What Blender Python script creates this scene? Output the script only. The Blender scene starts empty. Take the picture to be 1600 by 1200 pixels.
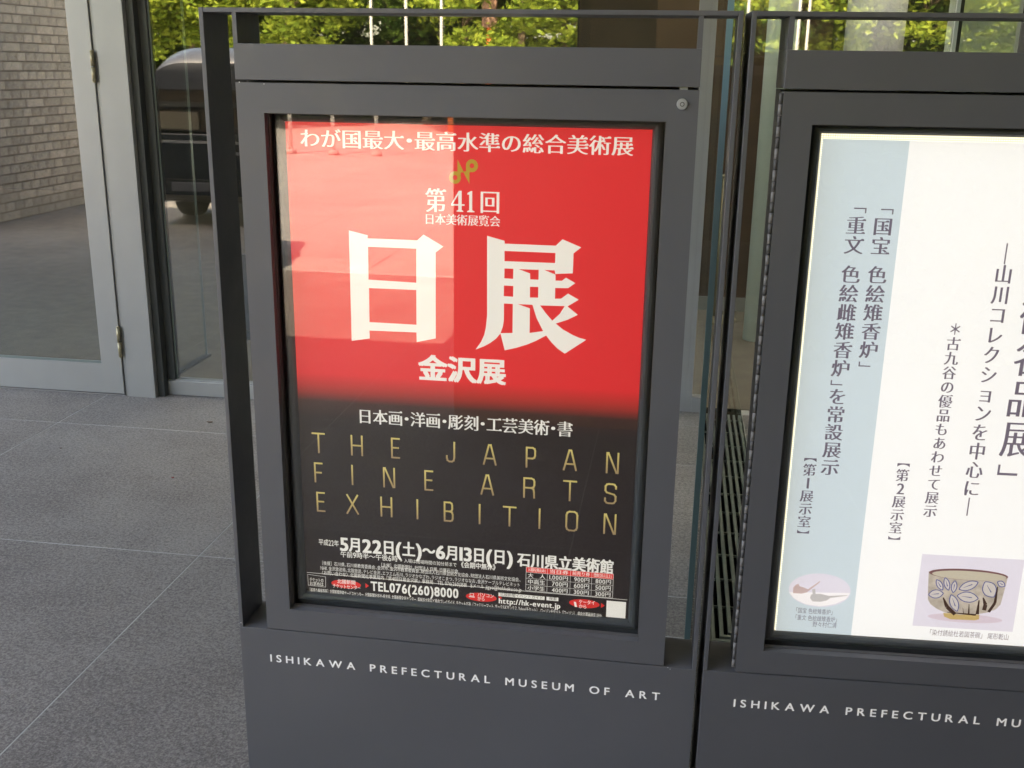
import bpy, bmesh, math, random
from mathutils import Vector, Matrix
from mathutils.geometry import tessellate_polygon
R = math.radians
random.seed(7)
scn = bpy.context.scene
COL = scn.collection

# ------------------------------------------------------------------ camera, sky, sun, exposure
EYE = 1.62
FPX, YAW, PITCH, ROLL = 1651.0, R(8.67), R(16.67), R(.84)
EM = 1.0
def cam_axes():
    cy, sy, cp, sp = math.cos(YAW), math.sin(YAW), math.cos(PITCH), math.sin(PITCH)
    f = Vector((-sy*cp, cy*cp, -sp)); r = Vector((cy, sy, 0)); u = r.cross(f)
    c, s = math.cos(ROLL), math.sin(ROLL)
    return c*r+s*u, -s*r+c*u, f
CR, CU, CF = cam_axes()
cam_data = bpy.data.cameras.new('camera'); cam = bpy.data.objects.new('camera', cam_data); COL.objects.link(cam)
cam_data.sensor_width = 36; cam_data.lens = FPX/1600*36; cam_data.clip_start = .05; cam_data.clip_end = 600
m = Matrix((CR, CU, -CF)).transposed().to_4x4(); m.translation = (0, 0, EYE); cam.matrix_world = m
scn.camera = cam

SUN_EL, SUN_DIR_AZ = 50, 20          # sun stands behind the museum, a little to its left; azimuth from +Y towards -X
w = bpy.data.worlds.new('World'); scn.world = w; w.use_nodes = True
nt = w.node_tree; bg = nt.nodes['Background']
sky = nt.nodes.new('ShaderNodeTexSky'); sky.sky_type = 'NISHITA'; sky.sun_disc = False
sky.sun_elevation = R(SUN_EL); sky.sun_rotation = R(-SUN_DIR_AZ); sky.dust_density = 3.0; sky.air_density = 1.0; sky.ozone_density = 1.0
nt.links.new(sky.outputs[0], bg.inputs[0]); bg.inputs[1].default_value = .15
sd = bpy.data.lights.new('sun', 'SUN'); sd.energy = 3.2; sd.angle = R(.5); sd.color = (1, .94, .85)
sun = bpy.data.objects.new('sun', sd); COL.objects.link(sun)
to_sun = Vector((-math.sin(R(SUN_DIR_AZ))*math.cos(R(SUN_EL)), math.cos(R(SUN_DIR_AZ))*math.cos(R(SUN_EL)), math.sin(R(SUN_EL))))
sun.rotation_euler = to_sun.to_track_quat('Z', 'Y').to_euler(); sun.location = (0, 0, 20)
vs = scn.view_settings
vs.view_transform = 'Standard'; vs.look = 'None'; vs.gamma = 1; vs.use_curve_mapping = False
vs.exposure = 3.58
try:
    vs.use_white_balance = True; vs.white_balance_temperature = 8800; vs.white_balance_tint = 11
except Exception: pass
scn.cycles.max_bounces = 10; scn.cycles.transparent_max_bounces = 24; scn.cycles.glossy_bounces = 6

def ray(px, py): return CF + CR*((px-800)/FPX) + CU*((600-py)/FPX)
def on_y(px, py, Y):                                  # where the sight line of a photo point meets the wall plane y = Y
    d = ray(px, py); return Vector((0, 0, EYE)) + d*(Y/d.y)
def on_ground(px, py, Z=0):
    d = ray(px, py); return Vector((0, 0, EYE)) + d*((Z-EYE)/d.z)

# ------------------------------------------------------------------ materials
def srgb(r, g, b): return tuple(((c/255)/12.92 if c/255 <= .04045 else ((c/255+.055)/1.055)**2.4) for c in (r, g, b)) + (1,)
EM_K = .235          # lit prints and the glow added to the base lettering, relative to the exposure
def mat(name, col, rough=.5, metal=0, spec=.5, noise=0, nscale=30, bump=0, bscale=60, emit=0, coat=0):
    mm = bpy.data.materials.new(name); mm.use_nodes = True; n = mm.node_tree.nodes; l = mm.node_tree.links
    b = n['Principled BSDF']; c = tuple(col)[:3]+(1,)
    b.inputs['Base Color'].default_value = c; b.inputs['Roughness'].default_value = rough; b.inputs['Metallic'].default_value = metal
    b.inputs['Specular IOR Level'].default_value = spec; b.inputs['Coat Weight'].default_value = coat
    tc = n.new('ShaderNodeTexCoord')
    if noise:
        t = n.new('ShaderNodeTexNoise'); t.inputs['Scale'].default_value = nscale; t.inputs['Detail'].default_value = 6
        l.new(tc.outputs['Object'], t.inputs['Vector'])
        mr = n.new('ShaderNodeMapRange'); mr.inputs[1].default_value = .3; mr.inputs[2].default_value = .7
        mr.inputs[3].default_value = 1-noise; mr.inputs[4].default_value = 1+noise
        l.new(t.outputs[0], mr.inputs[0])
        mx = n.new('ShaderNodeVectorMath'); mx.operation = 'SCALE'; mx.inputs[0].default_value = c[:3]
        l.new(mr.outputs[0], mx.inputs['Scale']); l.new(mx.outputs[0], b.inputs['Base Color'])
        if emit: l.new(mx.outputs[0], b.inputs['Emission Color'])
    elif emit: b.inputs['Emission Color'].default_value = c
    b.inputs['Emission Strength'].default_value = emit*EM_K
    if bump:
        t2 = n.new('ShaderNodeTexNoise'); t2.inputs['Scale'].default_value = bscale; t2.inputs['Detail'].default_value = 4
        l.new(tc.outputs['Object'], t2.inputs['Vector'])
        bp = n.new('ShaderNodeBump'); bp.inputs['Strength'].default_value = bump; bp.inputs['Distance'].default_value = .004
        l.new(t2.outputs[0], bp.inputs['Height']); l.new(bp.outputs[0], b.inputs['Normal'])
    return mm
def glass_mat(name, tint, f0, rough=0.0, gcol=(1, 1, 1)):
    mm = bpy.data.materials.new(name); mm.use_nodes = True; n = mm.node_tree.nodes; l = mm.node_tree.links; n.clear()
    out = n.new('ShaderNodeOutputMaterial'); mx = n.new('ShaderNodeMixShader'); tr = n.new('ShaderNodeBsdfTransparent'); gl = n.new('ShaderNodeBsdfGlossy')
    tr.inputs[0].default_value = tuple(tint)+(1,); gl.inputs['Roughness'].default_value = rough; gl.inputs['Color'].default_value = tuple(gcol)+(1,)
    lw = n.new('ShaderNodeLayerWeight'); lw.inputs[0].default_value = .5
    p = n.new('ShaderNodeMath'); p.operation = 'POWER'; p.inputs[1].default_value = 5; l.new(lw.outputs['Facing'], p.inputs[0])
    a = n.new('ShaderNodeMath'); a.operation = 'MULTIPLY_ADD'; a.inputs[1].default_value = 1-f0; a.inputs[2].default_value = f0; l.new(p.outputs[0], a.inputs[0])
    l.new(a.outputs[0], mx.inputs[0]); l.new(tr.outputs[0], mx.inputs[1]); l.new(gl.outputs[0], mx.inputs[2]); l.new(mx.outputs[0], out.inputs[0])
    # slight waviness of real panes
    tc = n.new('ShaderNodeTexCoord'); t = n.new('ShaderNodeTexNoise'); t.inputs['Scale'].default_value = 1.2; l.new(tc.outputs['Object'], t.inputs['Vector'])
    bp = n.new('ShaderNodeBump'); bp.inputs['Strength'].default_value = .02; bp.inputs['Distance'].default_value = .01
    l.new(t.outputs[0], bp.inputs['Height']); l.new(bp.outputs[0], gl.inputs['Normal'])
    return mm
M = {}
M['steel'] = mat('grey_painted_steel', (.150, .146, .155), .48, noise=.06, nscale=2.5, bump=.08, bscale=900)
_n = M['steel'].node_tree; _t = _n.nodes.new('ShaderNodeTexNoise'); _t.inputs['Scale'].default_value = 5; _t.inputs['Detail'].default_value = 8; _t.inputs['Roughness'].default_value = .7
_g = _n.nodes.new('ShaderNodeNewGeometry'); _n.links.new(_g.outputs['Position'], _t.inputs['Vector']); _m = _n.nodes.new('ShaderNodeMapRange'); _m.inputs[1].default_value = .35; _m.inputs[2].default_value = .65; _m.inputs[3].default_value = .36; _m.inputs[4].default_value = .60
_n.links.new(_t.outputs[0], _m.inputs[0]); _n.links.new(_m.outputs[0], _n.nodes['Principled BSDF'].inputs['Roughness'])
M['steel_in'] = mat('grey_painted_steel_shaded', (.085, .085, .09), .5, noise=.05, nscale=4)  # same grey paint, with the shade inside the cabinet put into its colour
M['gasket'] = mat('black_rubber', (.012, .012, .013), .6)
M['bezel'] = mat('dark_snap_frame', (.085, .092, .10), .35, noise=.1, nscale=8)
M['alu'] = mat('brushed_aluminium', (.36, .355, .35), .38, metal=.35, noise=.04, nscale=4)
M['alu_dark'] = mat('dark_anodised_frame', (.045, .047, .045), .4)
M['brass'] = mat('aged_brass', (.36, .31, .20), .4, metal=.5, noise=.1, nscale=30)
M['chrome'] = mat('steel_pin', (.30, .28, .275), .7, metal=.2)
M['chrome_dark'] = mat('steel_pin_dark', (.15, .14, .14), .6, metal=.2)
M['lock'] = mat('nickel_lock', (.55, .55, .57), .45, metal=.4)
M['white_print'] = mat('white_lettering', (.85, .85, .83), .5, emit=.12)
M['joint'] = mat('pale_mortar', (.44, .44, .42), .9, noise=.2, nscale=3)
M['wood'] = mat('brown_wall_panel', (.10, .06, .04), .5, noise=.2, nscale=5)
M['wall_white'] = mat('white_column_paint', (.84, .90, .86), .5, noise=.02)
M['lilac'] = mat('pale_plaster_column', (.62, .62, .66), .6, noise=.03)
M['dark'] = mat('dim_painted_interior', (.03, .03, .03), .8)  # lobby dimness put into a near-black colour so reflections dominate
M['lobby'] = mat('lobby_carpet', (.15, .125, .09), .85, noise=.18, nscale=9, bump=.3, bscale=200)
M['grate'] = mat('grating_steel', (.30, .33, .29), .35, metal=.5, noise=.15, nscale=20)
M['pit'] = mat('pit_black', (.008, .008, .008), .9)
M['pane'] = glass_mat('facade_glass', (.86, .90, .87), .13, .012)
M['pane_case'] = glass_mat('display_glass', (.97, .98, .97), .037)
M['bead'] = mat('grey_glazing_bead', (.17, .20, .19), .3, coat=.3)
M['glass_edge'] = mat('glass_edge', (.22, .38, .42), .25, coat=.4)
M['light_block'] = mat('light_block_dark', (.06, .058, .055), .7, noise=.1, nscale=3)  # dark colour of the added light-blocking wall
M['concrete'] = mat('museum_concrete', (.36, .35, .33), .8, noise=.1, nscale=2)
def granite():
    mm = bpy.data.materials.new('flamed_granite'); mm.use_nodes = True; n = mm.node_tree.nodes; l = mm.node_tree.links; b = n['Principled BSDF']
    g = n.new('ShaderNodeNewGeometry')
    def noise(s, d, r=.6):
        t = n.new('ShaderNodeTexNoise'); t.inputs['Scale'].default_value = s; t.inputs['Detail'].default_value = d; t.inputs['Roughness'].default_value = r
        l.new(g.outputs['Position'], t.inputs['Vector']); return t.outputs[0]
    a = noise(170, 6, .8); c = noise(85, 4, .65); e = noise(.8, 6, .7)
    v = n.new('ShaderNodeTexVoronoi'); v.inputs['Scale'].default_value = 260; l.new(g.outputs['Position'], v.inputs['Vector'])
    ad = n.new('ShaderNodeMath'); ad.operation = 'ADD'; l.new(a, ad.inputs[0]); l.new(c, ad.inputs[1])
    ad2 = n.new('ShaderNodeMath'); ad2.operation = 'MULTIPLY_ADD'; ad2.inputs[1].default_value = .8; l.new(e, ad2.inputs[0]); l.new(ad.outputs[0], ad2.inputs[2])
    rp = n.new('ShaderNodeValToRGB'); cr = rp.color_ramp; cr.interpolation = 'LINEAR'
    cr.elements[0].position = 1.13/1.6-.12; cr.elements[0].color = (.062, .058, .058, 1)
    cr.elements[1].position = 1.13/1.6+.32; cr.elements[1].color = (.30, .278, .255, 1)
    x = cr.elements.new(1.13/1.6+.09); x.color = (.150, .132, .126, 1)
    mu = n.new('ShaderNodeMath'); mu.operation = 'DIVIDE'; mu.inputs[1].default_value = 1.6; l.new(ad2.outputs[0], mu.inputs[0]); l.new(mu.outputs[0], rp.inputs[0])
    sp = n.new('ShaderNodeMapRange'); sp.inputs[1].default_value = .0; sp.inputs[2].default_value = .16; sp.inputs[3].default_value = 1; sp.inputs[4].default_value = 0
    l.new(v.outputs['Distance'], sp.inputs[0])
    wn = n.new('ShaderNodeTexWhiteNoise'); l.new(v.outputs['Position'], wn.inputs['Vector'])
    gt = n.new('ShaderNodeMath'); gt.operation = 'GREATER_THAN'; gt.inputs[1].default_value = .86; l.new(wn.outputs[0], gt.inputs[0])
    m2 = n.new('ShaderNodeMath'); m2.operation = 'MULTIPLY'; l.new(sp.outputs[0], m2.inputs[0]); l.new(gt.outputs[0], m2.inputs[1])
    mix = n.new('ShaderNodeMixRGB'); mix.inputs[2].default_value = (.5, .48, .45, 1); l.new(m2.outputs[0], mix.inputs[0]); l.new(rp.outputs[0], mix.inputs[1])
    # per-slab tone
    oi = n.new('ShaderNodeObjectInfo'); mr = n.new('ShaderNodeMapRange'); mr.inputs[3].default_value = .88; mr.inputs[4].default_value = 1.1; l.new(oi.outputs['Random'], mr.inputs[0])
    vm = n.new('ShaderNodeVectorMath'); vm.operation = 'SCALE'; l.new(mix.outputs[0], vm.inputs[0]); l.new(mr.outputs[0], vm.inputs['Scale'])
    l.new(vm.outputs[0], b.inputs['Base Color']); b.inputs['Roughness'].default_value = .62
    bp = n.new('ShaderNodeBump'); bp.inputs['Strength'].default_value = .35; bp.inputs['Distance'].default_value = .002
    l.new(ad.outputs[0], bp.inputs['Height']); l.new(bp.outputs[0], b.inputs['Normal'])
    return mm
M['granite'] = granite()
def brickmat(name, col):
    mm = mat(name, col, .85, noise=.15, nscale=14, bump=.3, bscale=90); n = mm.node_tree.nodes; l = mm.node_tree.links; b = n['Principled BSDF']
    src = b.inputs['Base Color'].links[0].from_socket
    oi = n.new('ShaderNodeObjectInfo'); mr = n.new('ShaderNodeMapRange'); mr.inputs[3].default_value = .82; mr.inputs[4].default_value = 1.15; l.new(oi.outputs['Random'], mr.inputs[0])
    vm = n.new('ShaderNodeVectorMath'); vm.operation = 'SCALE'; l.new(src, vm.inputs[0]); l.new(mr.outputs[0], vm.inputs['Scale']); l.new(vm.outputs[0], b.inputs['Base Color'])
    return mm
M['brick'] = brickmat('beige_brick', (.82, .70, .55))
M['mortar'] = mat('dark_mortar', (.42, .34, .26), .95)
def leafmat(name, c1, c2):
    mm = bpy.data.materials.new(name); mm.use_nodes = True; n = mm.node_tree.nodes; l = mm.node_tree.links; n.clear()
    out = n.new('ShaderNodeOutputMaterial'); g = n.new('ShaderNodeNewGeometry'); mx = n.new('ShaderNodeMixRGB'); mx.inputs[1].default_value = c1+(1,); mx.inputs[2].default_value = c2+(1,)
    l.new(g.outputs['Random Per Island'], mx.inputs[0])
    d = n.new('ShaderNodeBsdfDiffuse'); t = n.new('ShaderNodeBsdfTranslucent'); ms = n.new('ShaderNodeMixShader'); ms.inputs[0].default_value = .35
    l.new(mx.outputs[0], d.inputs[0]); l.new(mx.outputs[0], t.inputs[0]); l.new(d.outputs[0], ms.inputs[1]); l.new(t.outputs[0], ms.inputs[2]); l.new(ms.outputs[0], out.inputs[0])
    return mm
M['leaf_a'] = leafmat('yellow_green_leaves', (.12, .19, .03), (.27, .32, .05))
M['leaf_b'] = leafmat('mid_green_leaves', (.05, .12, .03), (.12, .23, .06))
M['leaf_c'] = leafmat('dark_green_leaves', (.03, .06, .015), (.08, .13, .025))
M['bark'] = mat('bark', (.17, .12, .08), .9, noise=.3, nscale=6)
M['grass'] = mat('grass_ground', (.05, .08, .02), .9, noise=.3, nscale=1)
M['pole_white'] = mat('white_pole_paint', (.75, .72, .66), .4)
M['pillar'] = mat('board_marked_concrete', (.40, .30, .17), .8, noise=.12, nscale=3, bump=.3, bscale=25)

# ------------------------------------------------------------------ mesh helpers
def box(bm, x0, x1, y0, y1, z0, z1):
    v = [bm.verts.new(p) for p in ((x0, y0, z0), (x1, y0, z0), (x1, y1, z0), (x0, y1, z0), (x0, y0, z1), (x1, y0, z1), (x1, y1, z1), (x0, y1, z1))]
    for f in ((0, 3, 2, 1), (4, 5, 6, 7), (0, 1, 5, 4), (1, 2, 6, 5), (2, 3, 7, 6), (3, 0, 4, 7)): bm.faces.new([v[i] for i in f])
def cyl(bm, p0, p1, r0, r1=None, seg=16, caps=True):
    r1 = r0 if r1 is None else r1; p0, p1 = Vector(p0), Vector(p1); d = (p1-p0).normalized()
    a = d.orthogonal().normalized(); b = d.cross(a)
    A, B = [], []
    for i in range(seg):
        t = 2*math.pi*i/seg; o = a*math.cos(t)+b*math.sin(t)
        A.append(bm.verts.new(p0+o*r0)); B.append(bm.verts.new(p1+o*r1))
    for i in range(seg):
        f = bm.faces.new((A[i], A[(i+1) % seg], B[(i+1) % seg], B[i])); f.smooth = True
    if caps: bm.faces.new(A[::-1]); bm.faces.new(B)
def mesh_of(name, bm, m_, bevel=0, seg=2):
    if bevel: bmesh.ops.bevel(bm, geom=list(bm.edges), offset=bevel, segments=seg, affect='EDGES', profile=.6)
    bmesh.ops.recalc_face_normals(bm, faces=list(bm.faces))
    me = bpy.data.meshes.new(name); bm.to_mesh(me); bm.free()
    for x in (m_ if isinstance(m_, (list, tuple)) else [m_]): me.materials.append(x)
    return me
def link(name, me, parent=None, loc=(0, 0, 0), rz=0):
    o = bpy.data.objects.new(name, me); COL.objects.link(o); o.location = loc; o.rotation_euler = (0, 0, rz)
    if parent: o.parent = parent
    return o
def obj(name, bm, m_, parent=None, bevel=0, seg=2, **k): return link(name, mesh_of(name, bm, m_, bevel, seg), parent, **k)
def part(name, m_, parent, *boxes, bevel=0, seg=2):
    bm = bmesh.new()
    for b in boxes: box(bm, *b)
    return obj(name, bm, m_, parent, bevel, seg)
def tag(o, label=None, cat=None, group=None, kind=None):
    if label: o['label'] = label
    if cat: o['category'] = cat
    if group: o['group'] = group
    if kind: o['kind'] = kind
    return o
def empty(name, loc=(0, 0, 0), rz=0):
    o = bpy.data.objects.new(name, None); COL.objects.link(o); o.location = loc; o.rotation_euler = (0, 0, rz); o.empty_display_size = .1; return o
def copy_tree(o, parent=None):
    c = o.copy(); COL.objects.link(c)
    if parent: c.parent = parent
    for ch in list(o.children): copy_tree(ch, c)
    return c

# ------------------------------------------------------------------ lettering
_fc = {}
def outline(ch):
    if ch in _fc: return _fc[ch]
    cu = bpy.data.curves.new('t', 'FONT'); cu.body = ch; cu.size = 1; cu.resolution_u = 3
    o = bpy.data.objects.new('t', cu); COL.objects.link(o)
    dg = bpy.context.evaluated_depsgraph_get(); c2 = o.evaluated_get(dg).to_curve(dg)
    loops = []
    for s in c2.splines:
        P = []
        if s.type == 'BEZIER':
            n = len(s.bezier_points)
            for i in range(n):
                a, b = s.bezier_points[i], s.bezier_points[(i+1) % n]
                straight = a.handle_right_type == 'VECTOR' and b.handle_left_type == 'VECTOR'
                p0, p1, p2, p3 = a.co, a.handle_right, b.handle_left, b.co
                d = (p3-p0); dev = abs((p1-p0).cross(d).z)+abs((p2-p0).cross(d).z)
                k = 1 if straight or dev < 1e-4*max(d.length, 1e-6) else 4
                for j in range(k):
                    t = j/k; q = (1-t)**3*p0+3*(1-t)**2*t*p1+3*(1-t)*t*t*p2+t**3*p3; P.append((q.x, q.y))
        else: P = [(p.co.x, p.co.y) for p in s.points]
        Q = []
        for p in P:
            if not Q or (abs(p[0]-Q[-1][0])+abs(p[1]-Q[-1][1])) > 1e-4: Q.append(p)
        if len(Q) > 2: loops.append(Q)
    o.to_curve_clear() if hasattr(o, 'to_curve_clear') else None
    bpy.data.objects.remove(o); bpy.data.curves.remove(cu)
    _fc[ch] = loops; return loops
def area(L): return .5*sum(L[i][0]*L[(i+1) % len(L)][1]-L[(i+1) % len(L)][0]*L[i][1] for i in range(len(L)))
_gc = {}
def glyph(ch, style='sans', wx=0, wy=0):
    """triangulated glyph in em units; wx / wy widen stems / bars; 'mincho' adds the small triangles at the ends of bars"""
    key = (ch, style, wx, wy)
    if key in _gc: return _gc[key]
    loops = outline(ch)
    if not loops: _gc[key] = ([], [], 0, 0, 0, 0); return _gc[key]
    HW, HH = max(wx, 0), max(wy, 0); wx, wy = min(wx, 0), min(wy, 0)
    big = max(loops, key=lambda L: abs(area(L))); sg = 1 if area(big) > 0 else -1
    out = []; tri_extra = []
    for L in loops:
        n = len(L); N = []
        for i in range(n):
            x, y = L[i]; a = L[i-1]; b = L[(i+1) % n]
            e1 = Vector((x-a[0], y-a[1])); e2 = Vector((b[0]-x, b[1]-y))
            if e1.length < 1e-9 or e2.length < 1e-9: N.append((x, y)); continue
            n1 = Vector((e1.y, -e1.x)).normalized()*sg; n2 = Vector((e2.y, -e2.x)).normalized()*sg
            sx = max(n1.x, n2.x, key=abs); sy = max(n1.y, n2.y, key=abs)
            N.append((x+sx*wx*(1 if abs(sx) > .3 else abs(sx)/.3), y+sy*wy*(1 if abs(sy) > .3 else abs(sy)/.3)))
        if style == 'mincho':
            for i in range(n):
                a, b = L[i], L[(i+1) % n]; ex, ey = b[0]-a[0], b[1]-a[1]; ln = math.hypot(ex, ey)
                if .03 < ln < .12 and abs(ex) < .25*ln and ey*sg > 0:      # right end of a bar
                    pa, pb = L[i-1], L[(i+2) % n]
                    if abs(pa[1]-a[1]) < .03 and abs(pb[1]-b[1]) < .03 and a[0]-pa[0] > .1 and b[0]-pb[0] > .1:
                        xx = max(a[0], b[0]); top = max(a[1], b[1])+wy; bot = min(a[1], b[1])-wy
                        tri_extra.append([(xx-.13, bot+.002), (xx+.012, bot), (xx+.012, top+.012), (xx-.045, top+.062), (xx-.13, top)])
        out.append(N)
    V, F = [], []
    def inside(p, L):
        c = False
        for i in range(len(L)):
            (x1, y1), (x2, y2) = L[i-1], L[i]
            if (y1 > p[1]) != (y2 > p[1]) and p[0] < (x2-x1)*(p[1]-y1)/(y2-y1)+x1: c = not c
        return c
    outers = [i for i in range(len(loops)) if area(loops[i])*sg > 0]
    for i in outers:
        Ls = [out[i]]+[out[j] for j in range(len(loops)) if j not in outers and inside(loops[j][0], loops[i]) and not any(k != i and abs(area(loops[k])) < abs(area(loops[i])) and inside(loops[j][0], loops[k]) for k in outers)]
        off = len(V); V.extend(p for L in Ls for p in L)
        for t in tessellate_polygon([[Vector((p[0], p[1], 0)) for p in L] for L in Ls]): F.append((t[0]+off, t[1]+off, t[2]+off, 0))
    for T in tri_extra:
        off = len(V); V.extend(T); F.append((off, off+1, off+2, 1)); F.append((off, off+2, off+3, 1)); F.append((off, off+3, off+4, 1))
    if HW or HH:                                   # heavier weight: overlaid copies shifted sideways / up
        V0, F0 = V, F; V, F = [], []; lay = 0
        for dx, dy in ((-1, -1), (1, -1), (-1, 1), (1, 1)) if HH else ((-1, 0), (1, 0)):
            off = len(V); V += [(p[0]+dx*HW, p[1]+dy*HH) for p in V0]; F += [(f[0]+off, f[1]+off, f[2]+off, f[3]+lay) for f in F0]; lay += 2
    xs = [p[0] for L in loops for p in L]; ys = [p[1] for L in loops for p in L]
    _gc[key] = (V, F, min(xs), max(xs), min(ys), max(ys)); return _gc[key]
class Sheet:
    """a flat print: x to the right, z up, facing -y, in its parent's space; lettering lies just proud of it"""
    def __init__(s, name, parent, mat_, y, lift=.0004): s.V = []; s.F = []; s.name = name; s.p = parent; s.m = mat_; s.y = y-lift
    def tri(s, pts, faces):
        o = len(s.V)
        s.V += [(x, s.y-.00006*k, z) for x, z, k in pts]; s.F += [tuple(i+o for i in f) for f in faces]
    def poly(s, loops, layer=0):
        flat = [(p[0], p[1], layer) for L in loops for p in L]
        s.tri(flat, [tuple(t) for t in tessellate_polygon([[Vector((p[0], p[1], 0)) for p in L] for L in loops])])
    def rect(s, x0, x1, z0, z1, layer=0): s.tri([(x0, z0, layer), (x1, z0, layer), (x1, z1, layer), (x0, z1, layer)], [(0, 1, 2), (0, 2, 3)])
    def frame(s, x0, x1, z0, z1, t):
        s.rect(x0, x1, z0, z0+t); s.rect(x0, x1, z1-t, z1); s.rect(x0, x0+t, z0+t, z1-t); s.rect(x1-t, x1, z0+t, z1-t)
    def ellipse(s, cx, cz, rx, rz, hole=0, n=40, layer=0):
        L = [[(cx+rx*math.cos(2*math.pi*i/n), cz+rz*math.sin(2*math.pi*i/n)) for i in range(n)]]
        if hole: L.append([(cx+hole*rx*math.cos(2*math.pi*i/n), cz+hole*rz*math.sin(2*math.pi*i/n)) for i in range(n)])
        s.poly(L, layer)
    def stroke(s, pts, wd, layer=0, taper=None):
        n = len(pts)
        for i in range(n-1):
            a, b = Vector(pts[i]), Vector(pts[i+1]); d = (b-a)
            if d.length < 1e-9: continue
            d.normalize(); q = Vector((-d.y, d.x))*.5
            w0 = wd*(taper[i] if taper else 1); w1 = wd*(taper[i+1] if taper else 1); e = d*wd*(0 if taper else .5)
            s.tri([((a-e-q*w0).x, (a-e-q*w0).y, layer+(i % 2)*.5), ((b+e-q*w1).x, (b+e-q*w1).y, layer+(i % 2)*.5), ((b+e+q*w1).x, (b+e+q*w1).y, layer+(i % 2)*.5), ((a-e+q*w0).x, (a-e+q*w0).y, layer+(i % 2)*.5)], [(0, 1, 2), (0, 2, 3)])
    def char(s, ch, cx, cz, w, h, style='sans', wx=0, wy=0, rot=False, latin=False):
        """a full-width character centred in a w x h cell"""
        V, F, x0, x1, y0, y1 = glyph(ch, style, wx, wy)
        if not V: return
        ex, ey = (.5, .36)      # centre of the em box of the full-width glyphs
        if latin: ex, ey = (x0+x1)/2, (y0+y1)/2
        pts = []
        for p in V:
            x, y = p[0]-ex, p[1]-ey
            if rot: x, y = y, -x
            pts.append((cx+x*w/EM, cz+y*h/EM, 0))
        for ex in sorted({f[3] for f in F}):
            o = len(s.V); s.V += [(x, s.y-.00004*ex, z) for x, z, _ in pts]; s.F += [tuple(i+o for i in f[:3]) for f in F if f[3] == ex]
    def line(s, txt, x0, x1, z0, h, style='sans', wx=0, wy=0, track=0, lw=1):
        """text fitted between x0 and x1, bottom z0, cap / kanji height h"""
        adv = []; X = 0; cjk = any(ord(c) > 0x2e7f or c in '※' for c in txt)
        for ch in txt:
            if ch == ' ': X += .3+track*1.9; continue
            if ch == '　': X += 1; continue
            wide = ord(ch) > 0x2e7f or ch in '※'
            V, F, a, b, c, d = glyph(ch, style, wx, wy)
            if ch in '、・': adv.append((ch, X-a+.12, True)); X += (b-a)+.24+track
            elif wide: adv.append((ch, X, True)); X += 1+track
            else: sb = .05+max(wx, 0); adv.append((ch, X-a*lw+sb, False)); X += (b-a)*lw+2*sb+track
        sx = (x1-x0)/max(X-track, .1); hz = h/.875 if cjk else h/.70
        for ch, X0, wide in adv:
            V, F, a, b, c, d = glyph(ch, style, wx, wy)
            ky = 1.2 if (cjk and not wide) else 1; dz = .08 if cjk else 0
            kx = 1 if wide else lw; pts = [(x0+(p[0]*kx+X0)*sx, z0+(p[1]*ky+(dz if ky == 1 else .02))*hz) for p in V]
            for ex in sorted({f[3] for f in F}):
                if True:
                    o = len(s.V); s.V += [(x, s.y-.00004*ex, z) for x, z in pts]; s.F += [tuple(i+o for i in f[:3]) for f in F if f[3] == ex]
    def build(s, label=None):
        me = bpy.data.meshes.new(s.name); me.from_pydata(s.V, [], s.F); me.materials.append(s.m)
        o = link(s.name, me, s.p)
        if label: o['label'] = label
        return o

# ================================================================== THE SETTING
GZ = 0.0
F1, F2 = 4.81, 5.05            # planes of the left and right run of the glass front
STEP = -.46
GX0, GY0, GW = .17, 2.845, .205  # floor grating: outer corner and width; runs back along y and right along x

# ---- ground sheets
bm = bmesh.new(); box(bm, -200, 200, -200, -28, -.3, -.012)
tag(obj('lawn', bm, M['grass']), kind='structure')
pv = bpy.data.materials.new('plaza_paving'); pv.use_nodes = True; n = pv.node_tree.nodes; l = pv.node_tree.links; b = n['Principled BSDF']
g = n.new('ShaderNodeNewGeometry'); bt = n.new('ShaderNodeTexBrick'); bt.offset = 0; bt.inputs['Scale'].default_value = 1
bt.inputs['Brick Width'].default_value = 1.25; bt.inputs['Row Height'].default_value = 1.2; bt.inputs['Mortar Size'].default_value = .006
bt.inputs['Color1'].default_value = (.41, .40, .38, 1); bt.inputs['Color2'].default_value = (.37, .36, .345, 1); bt.inputs['Mortar'].default_value = (.12, .12, .12, 1)
l.new(g.outputs['Position'], bt.inputs['Vector']); nz = n.new('ShaderNodeTexNoise'); nz.inputs['Scale'].default_value = 1.5; nz.inputs['Detail'].default_value = 8
l.new(g.outputs['Position'], nz.inputs['Vector']); mu = n.new('ShaderNodeMixRGB'); mu.blend_type = 'OVERLAY'; mu.inputs[0].default_value = .25
l.new(bt.outputs[0], mu.inputs[1]); l.new(nz.outputs[0], mu.inputs[2]); l.new(mu.outputs[0], b.inputs['Base Color']); b.inputs['Roughness'].default_value = .7
bm = bmesh.new(); box(bm, -60, 60, -28, -4.2, -.3, 0); box(bm, -60, -9.2, -4.2, 30, -.3, 0); box(bm, 4.6, 60, -4.2, 30, -.3, 0); tag(obj('plaza', bm, pv), kind='structure')
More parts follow.
